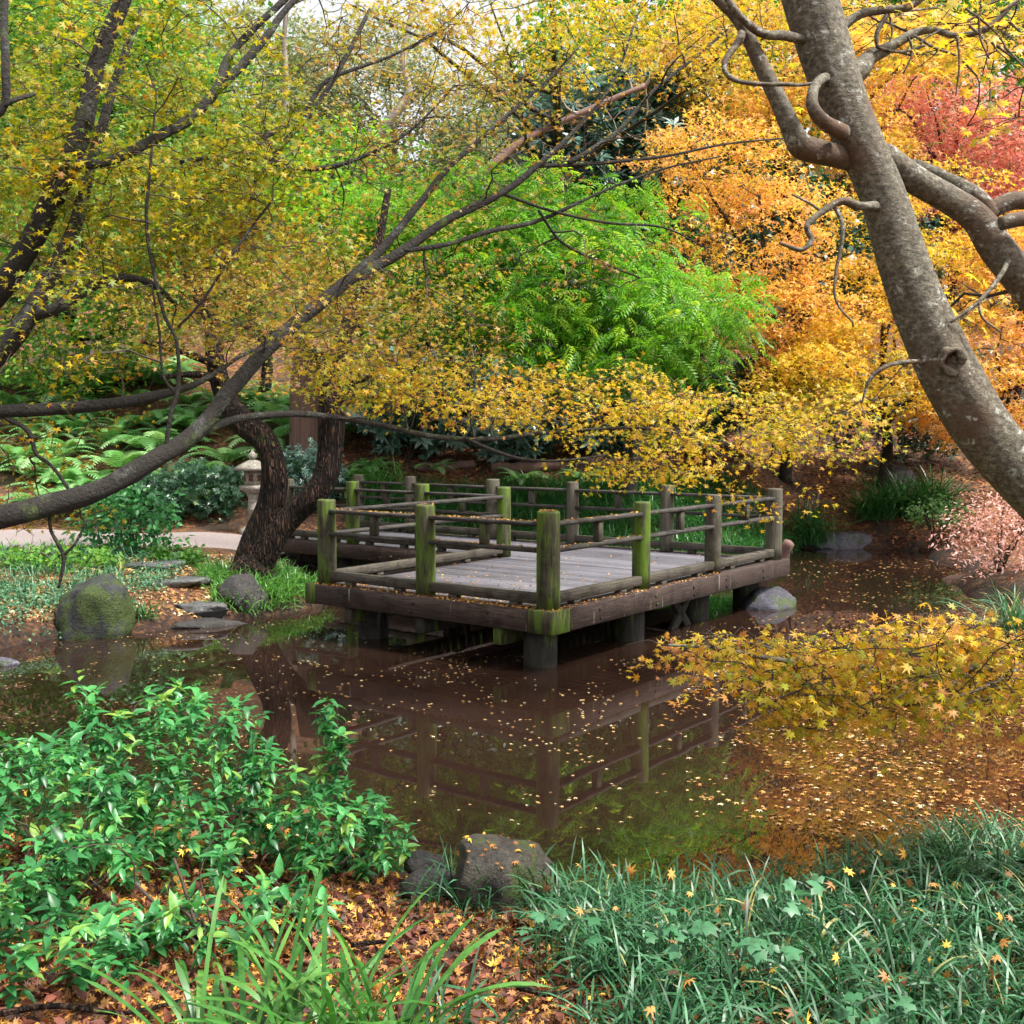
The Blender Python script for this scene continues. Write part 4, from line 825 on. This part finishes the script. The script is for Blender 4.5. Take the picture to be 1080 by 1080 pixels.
# band of long grass behind the deck
gm = MB(); pg = scatter(1700, [(-2.3,17.2),(-.3,17.1),(1.5,16.5),(3.3,16.5),(4.4,18.3),(4.9,19.8),(3.5,19.6),(0,19.3),(-2.6,19.0)]); blades(gm, pg, 12, .42, .011, .5, 4, .5, 1.6, .07)
tag(gm.build('border_grass', M['blade_dark']), 'band of long dark green grass on the bank behind the deck', 'grass', kind='stuff')
gm = MB(); pg = scatter(420, [(-2.15,13.5),(-2.6,12.6),(-3.3,12.3),(-3.7,13.2),(-3.3,14.6),(-2.9,15.6),(-2.75,14.4)]); blades(gm, pg, 12, .26, .010, .6, 4, .65, 1.7, .05)
tag(gm.build('bank_grass', M['blade_green']), 'bright green grass on the bank between the forked tree and the deck', 'grass', kind='stuff')
gm = MB(); pg = scatter(700, [(-4.3,12.2),(-5.2,11.2),(-8.5,10.6),(-9,14.9),(-5.4,15.1),(-4.2,14.9),(-4.6,13.2)]); blades(gm, pg, 12, .20, .011, .7, 4, .5, 1.6, .07)
tag(gm.build('ground_cover', M['cover']), 'soft green ground cover on the left bank before the path', 'ground cover', kind='stuff')
gm = MB(); pg = scatter(1100, [(-4.2,11.5),(-5.0,10.7),(-7,9.8),(-9,9.4),(-9,11.4),(-5.4,11.8),(-4.6,12.6),(-4.0,13.6),(-3.9,12.4)], dmin=.0); disc_leaves(gm, pg+A(0,0,.07), 14, .12, .03, .035, OV, .45+rng.normal(size=len(pg))*.2, .2)
tag(gm.build('ground_cover', M['cover']), 'low leafy green carpet around the mossy boulder and step stones', 'ground cover', kind='stuff')
def tuft(name, label, x, y, n, L, wd, mat, group=None, spread=.45, jit=.06, tint=.5, droop=1.5, seg=6, z=None):
    z = float(H(x,y)) if z is None else z
    t_ = MB(); blades(t_, np.array([[x,y,z-.02]]), n, L, wd, spread, seg, tint, droop, jit); o = t_.build(name, M[mat], loc=(x,y,z)); return tag(o, label, 'grass', group)
tx = G(1062,668,.05); tuft('grass_tuft','bluish green grass tuft at the right edge of the pond', tx[0]+.15, tx[1]+.1, 230, .72, .012, 'blade_teal', tint=.8, jit=.11)
for px,py,lab in ((925,585,'green grass tuft left of the grey bush on the far bank'),(955,590,'grass tuft overhanging the water below the reddish slope'),(985,595,'dark grass tuft beside the pale pink shrub on the far bank'),(848,582,'grass tuft between the deck corner and the flat dark stone')):
    x_ = (px-540)/F*20.4; y_ = 20.35 if px > 860 else 19.9; tuft('grass_tuft', lab, x_, y_, 260, .95, .016, 'blade_dark', 'grass tufts on the far bank', jit=.14, tint=.55)
p_ = W(405,480,19.2); tuft('grass_tuft','tall bright green grass clump behind the walkway posts', p_[0], 19.0, 260, .75, .014, 'blade_green', jit=.2, tint=.65)
p_ = G(432,647+0,0); 
p_ = G(147,655,.1); tuft('grass_tuft','small grass tuft between the mossy boulder and the stepping stone', p_[0], p_[1]+.15, 90, .28, .008, 'blade_dark', jit=.07, tint=.5)
for px,py,L_,lab in ((230,596,.28,'small dark grass mound left of the forked trunk'),(206,587,.26,'small dark grass mound at the edge of the sandy path')):
    p_ = G(px,py,.45); tuft('grass_mound', lab, p_[0], p_[1], 140, L_, .009, 'blade_dark', jit=.08, spread=.8, tint=.5)
# strap-leaf clump in the foreground
p_ = G(285,1110,.42); dl = thing('strap_leaf_plant', (*p_, float(H(*p_))), 'clump of long arching strap leaves at the bottom left of centre', 'plant')
m_ = MB(); zz = float(H(*p_))-.02
for dx in (-.16,-.05,.08,.2,.3): blades(m_, np.array([[p_[0]+dx,p_[1]+random.uniform(-.04,.06),zz]]) , 44, .60, .0155, .5, 10, .5, 1.9, .03, .14)
m_.build('leaves', M['blade_green'], dl)
p_ = G(470,1040,.42); tuft('strap_leaf_plant','smaller darker grass clump on the fallen leaves beside the strap-leaf clump', p_[0], p_[1], 40, .30, .008, 'blade_teal', jit=.08, tint=.4)

# ------------------------------------------------------------------ glossy-leaved shrub(s), left foreground
def glossy(label, regions, base, seed):
    b = A(*base); t_ = Tree('glossy_shrub', (*b, float(H(*b))), label, 'shrub', 'glossy shrubs in the left foreground', 'twig'); zb = float(H(*b))
    for k in range(6):
        q = A(b[0]+rng.uniform(-.25,.25), b[1]+rng.uniform(-.2,.2), zb+rng.uniform(.12,.3)); u = np.linspace(0,1,6)[:,None]
        t_.limb(A(*b,zb-.04)*(1-u)+q*u+rng.normal(size=(6,3))*.008, np.linspace(.009,.006,6), name='stem', n=6)
    mb = MB()
    for reg, n in regions:
        n = int(n*.85); P = pxcloud(n, *reg); P[:,2] = np.maximum(P[:,2]+rng.normal(size=n)*.035, H(P[:,0],P[:,1])+.08); t_.grow(P, r0=.005, r1=.002, up=.05, bend=.15)
        # whorl of leaves at each tip plus some along the way
        for rep, (sz, zo) in enumerate(((.077,0.),(.068,-.035),(.058,-.07))):
            m_ = 6; N = n*m_; c = np.repeat(P, m_, 0)+A(0,0,zo)+rng.normal(size=(n*m_,3))*.012; az = (np.tile(np.arange(m_)/m_*6.283, n)+np.repeat(rng.uniform(0,6,n), m_)+rng.normal(size=N)*.3)
            e = rng.normal(size=N)*.35+(.35 if rep==0 else -.05); hd = np.stack([np.cos(az)*np.cos(e), np.sin(az)*np.cos(e), np.sin(e)],1); nr = np.stack([-np.cos(az)*np.sin(e), -np.sin(az)*np.sin(e), np.cos(e)],1)+rng.normal(size=(N,3))*.2
            inst(mb, OVG[0], OVG[1], None, c, frames(nr, hd), sz*rng.uniform(.6,1.15,N), np.clip(np.repeat(rng.uniform(.1,.9,n),m_)+rng.normal(size=N)*.12,0,.97))
    tag(mb.build('foliage', M['glossy_green'], t_.o), kind='stuff'); t_.twigs(); return t_
glossy('glossy green shrub at the far left of the foreground', [((60,860,90,70,3.9,4.8),60),((30,800,70,30,4.4,5.1),26),((40,985,60,70,3.4,4.1),20)], (-1.75,4.3), 1)
glossy('glossy green shrub by the water in the left foreground, with the tallest sprigs', [((180,800,110,55,4.6,5.5),78),((100,735,22,16,4.9,5.1),5),((190,745,60,20,4.9,5.4),14),((170,870,90,50,4.3,5.0),46)], (-1.35,5.1), 2)
glossy('glossy green shrub with one upright sprig, nearest the foreground rock', [((330,870,80,45,4.5,5.4),60),((352,790,18,45,4.9,5.1),13),((395,890,40,35,4.7,5.3),22),((290,830,50,30,4.7,5.4),20)], (-.85,5.0), 3)
glossy('sparse glossy sprigs over the fallen leaves in the lower left', [((190,940,170,60,3.6,4.3),48),((80,1020,90,50,3.3,3.8),18)], (-1.1,3.95), 4)
# ivy seedlings in the mondo grass
for k_, (px,py,lab) in enumerate(((715,965,'pale teal ivy leaves in the mondo grass, left group'),(800,980,'pale teal ivy leaves in the middle of the mondo grass'),(925,1040,'broad ivy leaf low in the mondo grass near the bottom edge'),(845,925,'ivy leaves near the upper edge of the mondo grass'),(590,955,'small round green leaves beside the foreground rock'))):
    p_ = G(px,py,.5); t_ = MB(); n_=9; c = np.column_stack([p_[0]+rng.normal(size=n_)*.07, p_[1]+rng.normal(size=n_)*.05, np.full(n_, .44)+rng.normal(size=n_)*.025])
    nr = rng.normal(size=(n_,3))*.25+A(0,-.3,1); inst(t_, IVY[0], IVY[1], None, c, frames(nr), rng.uniform(.028,.05,n_), rng.uniform(.55,.85,n_))
    for q in c: tube(t_, np.array([[q[0],q[1],float(H(q[0],q[1]))-.01],q]), [.0018,.0015], 4, tint=.4)
    tag(t_.build('ivy_plant', M['blade_teal'], loc=(p_[0],p_[1],float(H(*p_)))), lab, 'plant')

# ------------------------------------------------------------------ rocks
def rock(name, label, c, r, mat, seed, cuts=9, sub=4, flat=0., group=None, cat='rock'):
    bm = bmesh.new(); bmesh.ops.create_icosphere(bm, subdivisions=sub, radius=1); V = np.array([v.co[:] for v in bm.verts]); F_ = [[v.index for v in f.verts] for f in bm.faces]; bm.free()
    q = np.random.default_rng(seed)
    for _ in range(cuts):
        n = norm(q.normal(size=(1,3)))[0]; h = q.uniform(.62,.86); d = V@n; k = d > h; V[k] -= np.outer((d[k]-h)*.92, n)
    nz = np.array([mnoise.fractal(Vector(v)*1.8+Vector((seed,0,0)), .9, 2.1, 5) for v in V]); V = V*(1+.09*nz)[:,None]
    nz = np.array([mnoise.noise(Vector(v)*9+Vector((seed,3,0))) for v in V]); V = V*(1+.03*nz)[:,None]; n3 = np.array([mnoise.ridged_multi_fractal(Vector(v)*2.6+Vector((seed,9,0)), .9, 2.1, 4, 1., 2.) for v in V]); V = V*(1-.035*(n3-n3.mean()))[:,None]
    if flat: V[:,2] = np.minimum(V[:,2], flat+.04*nz)
    a_ = q.uniform(-.4,.4); V = V*A(*r); V = np.column_stack([V[:,0]*math.cos(a_)-V[:,1]*math.sin(a_), V[:,0]*math.sin(a_)+V[:,1]*math.cos(a_), V[:,2]])+A(*c)
    return tag(MB().add(V, None, F_).build(name, M[mat], loc=c), label, cat, group)
p_ = G(90,672,0); rock('boulder','large rounded mossy boulder at the water edge on the left', (p_[0],p_[1]+.15,.20),(.42,.38,.48),'rock_mossy',4)
p_ = G(250,650,0); rock('boulder','dark pointed boulder at the water edge below the forked tree', (p_[0]+.02,p_[1]+.15,.14),(.29,.28,.32),'rock_dark',8)
p_ = G(205,655,0.02); rock('stepping_stone','flat grey stepping stone nearest the water on the left bank', (p_[0],p_[1]+.2,.12),(.40,.26,.13),'rock_grey',12,flat=.55)
p_ = G(215,662,0); rock('stone','dark wet stone under the flat stepping stone', (p_[0]-.02,p_[1]+.18,-.03),(.50,.28,.14),'rock_dark',13,flat=.6)
p_ = G(183,660,0); rock('stone','small dark stone between the boulder and the stepping stone', (p_[0]-.15,p_[1]+.1,.0),(.16,.16,.12),'rock_dark',15)
for k_, (px,py,rx,lab) in enumerate(((185,625,.33,'middle flat step stone on the left bank'),(155,612,.34,'upper left flat step stone below the path'),(205,613,.22,'upper right step stone close to the forked tree'),(180,600,.2,'small flat stone highest up toward the sandy path'))):
    p_ = G(px,py,.25+.05*k_); rock('step_stone', lab, (p_[0],p_[1],float(H(*p_))+.03),(rx,.16,.07),'rock_grey',20+k_,flat=.5,sub=3)
p_ = G(20,668,.05); rock('mossy_bank_stone','low mossy stone at the left edge of the pond', (p_[0]-.1,p_[1]+.2,.08),(.45,.3,.16),'rock_mossy',31)
p_ = G(812,645,0); rock('boulder','purplish grey boulder with moss beside the right end of the deck', (p_[0]+.05,p_[1]+.4,-.02),(.40,.36,.25),'rock_corner',33)
p_ = G(892,580,0); rock('flat_stone','broad dark flat stone at the foot of the reddish slope', (p_[0],p_[1]+.5,.05),(.75,.4,.30),'rock_blue',35,flat=.7)
p_ = W(935,530,20.5); rock('stone','grey stone on the reddish slope near the grass tufts', (7.3,21.3,float(H(7.3,21.3))+.1),(.4,.3,.28),'rock_grey',36,sub=3)
p_ = G(535,925,.3); rock('boulder','dark angular rock with fallen leaves in the foreground at the near shore', (p_[0]+.0,p_[1]+.2,.20),(.27,.2,.23),'rock_near',93,cuts=14); NR = (p_[0],p_[1]+.2)
p_ = G(455,915,.25); rock('stone','small dark stone just left of the foreground rock', (p_[0]+.0,p_[1]+.1,.12),(.15,.12,.10),'rock_dark',47,sub=3)
p_ = G(395,905,.25); rock('stone','small purplish stone half hidden by leaves at the near shore', (p_[0]+.2,p_[1]+.15,.15),(.1,.09,.08),'rock_dark',48,sub=3)
p_ = G(5,700,0); rock('stone','small bluish wet stone in the water at the left edge', (p_[0],p_[1],.0),(.16,.12,.06),'rock_blue',50,sub=3)
p_ = W(247,566,15.4); rock('stone','pale stone at the end of the sandy path beside the forked trunk', (p_[0],16.9,.62),(.28,.18,.16),'rock_grey',52,sub=3)
def log(label, p, q, r, mat='bark_red'):
    p, q = A(*p), A(*q); t_ = MB(); u = np.linspace(0,1,9)[:,None]; P = p*(1-u)+q*u+rng.normal(size=(9,3))*.02; tube(t_, P, np.full(9,r), 14, .05, 7); return tag(t_.build('log', M[mat], loc=p), label, 'log')
for px0,px1,yy,r,lab in ((520,600,19.9,.10,'brown log lying on the bank behind the deck, left one'),(610,720,20.1,.12,'long brown log lying on the bank behind the deck under the yellow spray'),(440,500,20.0,.08,'short log on the leaf litter behind the walkway')):
    a_ = W(px0,500,yy); b2 = W(px1,500,yy+.2); log(lab, (a_[0],a_[1],float(H(a_[0],a_[1]))+r*.7), (b2[0],b2[1],float(H(b2[0],b2[1]))+r*.7), r, 'bark_redwood')
# cut round log sticking out by the far deck corner
p_ = W(826,580,14.6); log('cut log end leaning behind the right corner of the deck', (p_[0]-.25,p_[1]+.25,-.15),(p_[0]+.08,p_[1],.62),.075,'bark_redwood')

for k_, (pts_, lab) in enumerate((([(0,1062),(60,1050),(130,1056),(190,1040)],'long dark fallen stick at the lower left corner among the leaves'),([(20,905),(60,950),(110,975),(190,965),(240,945)],'curved brown fallen branch under the glossy shrubs at the left'),([(370,962),(395,958),(410,962)],'short pinkish stick on the leaf litter left of centre'),([(545,1022),(580,1028),(610,1022)],'short black stick on the leaf litter by the mondo grass'),([(280,905),(320,935),(335,985)],'thin dark twig leaning over the litter beside the strap leaves'))):
    P_ = []
    for a_,b_ in pts_: g_ = G(a_,b_,.34); P_.append([g_[0],g_[1],float(H(*g_))+.03+.02*random.random()])
    P_ = catmull(np.array(P_), 5); t_ = MB(); tube(t_, P_, np.linspace(.011,.006,len(P_)), 7, .12, k_); tag(t_.build('stick', M['bark_red'], loc=P_[0]), lab, 'stick')
# ------------------------------------------------------------------ stone lantern
lp = W(267,520,17.6); lx, ly = lp[0], lp[1]; lz = float(H(lx,ly)); lt = thing('stone_lantern', (lx,ly,lz), 'pale carved stone lantern standing behind the forked trunk beside the path', 'lantern')
def lathe(name, prof, sides, mat, rot=0., parent=lt, smooth=False):
    m_ = MB(); n = sides; a_ = np.arange(n)/n*6.283+rot; V = []
    for r, z in prof: V += [[lx+r*math.cos(t), ly+r*math.sin(t), lz+z] for t in a_]
    k = len(prof); Q_ = [[i_*n+j_, i_*n+(j_+1)%n, (i_+1)*n+(j_+1)%n, (i_+1)*n+j_] for i_ in range(k-1) for j_ in range(n)]
    V += [[lx,ly,lz+prof[0][1]],[lx,ly,lz+prof[-1][1]]]; T_ = [[(j_+1)%n, j_, k*n] for j_ in range(n)]+[[(k-1)*n+j_, (k-1)*n+(j_+1)%n, k*n+1] for j_ in range(n)]
    m_.add(V, Q_, T_); return m_.build(name, M[mat], parent, smooth=smooth)
lathe('base', [(.24,-.05),(.24,.08),(.2,.12),(.14,.15)], 6, 'lantern')
lathe('shaft', [(.085,.151),(.08,.4),(.1,.42),(.08,.44),(.085,.62),(.11,.66)], 12, 'lantern', smooth=True)
lathe('platform', [(.11,.662),(.2,.72),(.225,.75),(.225,.79),(.15,.80)], 6, 'lantern')
fx = lathe('firebox', [(.145,.802),(.145,1.02)], 6, 'lantern')
for kk in (3,4,5,0):
    t_ = MB(); aa = (kk+.5)/6*6.283; n_ = A(math.cos(aa),math.sin(aa),0); c_ = A(lx,ly,lz+.915)+n_*.128; obox(t_, c_, np.cross(UZ,n_), n_, UZ, .035,.006,.05,.004); t_.build('window', M['hollow'], fx, smooth=False)  # solid dark panels; the shade inside the openings is painted on
lathe('roof', [(.15,1.022),(.29,1.04),(.3,1.07),(.2,1.12),(.1,1.18),(.05,1.2)], 6, 'lantern')
lathe('finial', [(.045,1.202),(.07,1.24),(.065,1.28),(.03,1.32),(.005,1.36)], 12, 'lantern', smooth=True)

# ------------------------------------------------------------------ fallen leaves
def litter(name, P, size, mat, label, tmpl=MAPLE, tilt=.35, tint=.5, tj=.28, lift=.012, cat='fallen leaves'):
    mb = MB(); N = len(P); P = P.copy(); P[:,2] += lift*rng.uniform(.3,1.6,N); nr = rng.normal(size=(N,3))*tilt; nr[:,2] += 1
    curl = rng.uniform(-.5,2.5,N)
    tv = tmpl[0]; inst(mb, tv*A(1,1,1.6), tmpl[1], None, P, frames(nr), size*rng.uniform(.55,1.2,N), np.clip(tint+rng.normal(size=N)*tj,0,1))
    return tag(mb.build(name, M[mat]), label, cat, kind='stuff')
litter('fallen_leaves', scatter(26000, [(-2.6,2.9),(-3.4,5.9),(-1,5.4),(-.4,5.0),(.4,4.8),(1.5,4.9),(2.5,5.2),(3.2,5.5),(3.0,2.9)], dmin=.0), .027, 'litter', 'orange and brown fallen leaves covering the near bank', MAPLE7, .95, .50, .33)
litter('fallen_leaves', scatter(15000, [(4.5,19.9),(6.2,20.3),(7.2,19),(7.3,16.5),(13,17),(13,26),(4,26),(3,20)]), .06, 'litter_red', 'reddish brown leaf litter covering the slope on the right', TRI, .4, .5)
litter('fallen_leaves', scatter(6000, [(-3,19),(4.4,19.2),(4.4,22.5),(-3.2,22.5)]), .07, 'litter_red', 'mixed leaf litter on the bank behind the deck', TRI, .5, .6)
litter('fallen_leaves', scatter(5200, [(-3.0,12.2),(-4.3,11.6),(-5.2,10.8),(-7,10.2),(-7.5,13),(-5.2,12.8),(-4.5,15.2),(-3.3,15.4),(-3.6,13.6)]), .045, 'float', 'pale scattered leaves on the left bank around the step stones', TRI, .4, .5)
litter('fallen_leaves', scatter(9000, [(-2.6,2.9),(-3.4,5.9),(-1,5.4),(-.4,5.0),(.4,4.8),(1.5,4.9),(2.5,5.2),(3.2,5.5),(3.0,2.9)], dmin=.0), .045, 'litter_red', 'curled brown leaves lying among the fallen leaves on the near bank', OV, 1.1, .25, .2, .016)
gl = scatter(260, [(.2,3.0),(.1,4.7),(1.7,4.85),(3.2,5.4),(3.2,3.0)]); gl[:,2] += rng.uniform(.06,.24,len(gl)); g2 = scatter(120, [(-2.2,3.6),(-2.4,5.3),(-.6,5.0),(-.5,4.0)]); g2[:,2] += rng.uniform(.1,.42,len(g2))
litter('caught_leaves', np.concatenate([gl,g2]), .030, 'litter', 'yellow and orange leaves caught on the foreground plants', MAPLE7, .9, .6, .25, .0)
# leaves on the deck
def decklv(n, b0,b1,a0,a1, z, size, seed=0, pw=1.):
    b = b0+(b1-b0)*rng.uniform(0,1,n)**pw; a_ = rng.uniform(a0,a1,n); return np.column_stack([C0[0]+b*Rv[0]+a_*Lv[0], C0[1]+b*Rv[1]+a_*Lv[1], np.full(n, DZ+z)])
PD = np.concatenate([decklv(620,.1,2.2,.1,2.6,-.006,.02,pw=2.2), decklv(420,-.15,-.02,.0,2.85,.0,.02), decklv(230,-.1,3.2,-.15,-.03,.0,.02,pw=1.6), decklv(130,1.8,4.6,.1,4,-.006,.02), decklv(240,-.15,.0,-.15,1.2,.0,.02),
     decklv(150,-.045,.045,.12,1.35,.754,.02), decklv(80,-.045,.045,1.5,2.65,.754,.02), decklv(110,-.045,.045,.12,1.35,.524,.02), decklv(50,.1,1.5,-.045,.045,.754,.02), decklv(50,.1,1.5,-.045,.045,.524,.02), decklv(45,-.07,.07,-.07,.07,.852,.02), decklv(20,-.05,.05,1.36,1.47,.852,.02)])
litter('deck_leaves', PD, .019, 'litter', 'small fallen leaves lying on the deck boards, ledge and rails', MAPLE, .4, .65, .22, .006)
rko = [o for o in bpy.data.objects if o.data and o.type == 'MESH' and len(o.data.materials) and o.data.materials[0].name == 'rock_near'][0]
q_ = np.array([(v.co[:]+v.normal[:]) for v in rko.data.vertices]); q_ = q_[(q_[:,5] > .55)]; q_ = q_[rng.choice(len(q_), 34)]
litter('rock_leaves', q_[:,:3]+np.array(rko.location), .022, 'litter', 'small orange leaves stuck on top of the foreground rock', MAPLE7, .3, .65, .2, .004)
# floating leaves
def onwater(P): 
    P = P[sdist(P[:,0],P[:,1]) < -.02]; return np.column_stack([P, np.full(len(P), .004)])
def pxwater(n, poly):
    poly = np.array(poly, float); lo_, hi_ = poly.min(0), poly.max(0); P = rng.uniform(lo_, hi_, (n*3,2)); ins = np.zeros(len(P), bool)
    for i_ in range(len(poly)):
        a_, b_ = poly[i_], poly[(i_+1)%len(poly)]; ins ^= ((a_[1]>P[:,1])!=(b_[1]>P[:,1])) & (P[:,0] < (b_[0]-a_[0])*(P[:,1]-a_[1])/(b_[1]-a_[1]+1e-12)+a_[0])
    return P[ins][:n]
corner = lambda L_: [tuple(G(a_,b_)) for a_,b_ in L_]
W1 = pxwater(10500, corner([(690,770),(740,700),(900,660),(1080,640),(1260,700),(1260,880),(1000,890),(860,880),(760,860)]))
cn = np.array([mnoise.fractal(Vector((p[0]*1.1, p[1]*.9, 2.)), 1, 2, 4) for p in W1]); W1 = W1[cn > rng.uniform(-.55,.45,len(cn))]
W2 = pxwater(4200, corner([(-200,680),(300,655),(600,700),(820,640),(760,860),(600,900),(-200,900)]))
cn = np.array([mnoise.fractal(Vector((p[0]*1.3, p[1]*1.1, 7.)), 1, 2, 4) for p in W2]); W2 = W2[cn > rng.uniform(-.15,.5,len(cn))]
W3 = pxwater(900, corner([(830,590),(1000,590),(1060,640),(1040,665),(840,670),(780,660)]))
cn = np.array([mnoise.fractal(Vector((p[0]*.9, p[1]*.7, 5.)), 1, 2, 4) for p in W3]); W3 = W3[cn > rng.uniform(-.5,.4,len(cn))]
litter('floating_leaves', onwater(np.concatenate([W1])), .026, 'float_mix', 'orange and tan leaves floating thickly on the right side of the pond', MAPLE, .12, .38, .34, .002)
litter('floating_leaves', onwater(W2), .020, 'float', 'pale yellow leaves scattered on the brown water in front of the deck', MAPLE, .05, .65, .22, .002)
litter('floating_leaves', onwater(W3), .030, 'float', 'leaves floating on the dark water right of the deck', MAPLE, .05, .3, .25, .002)
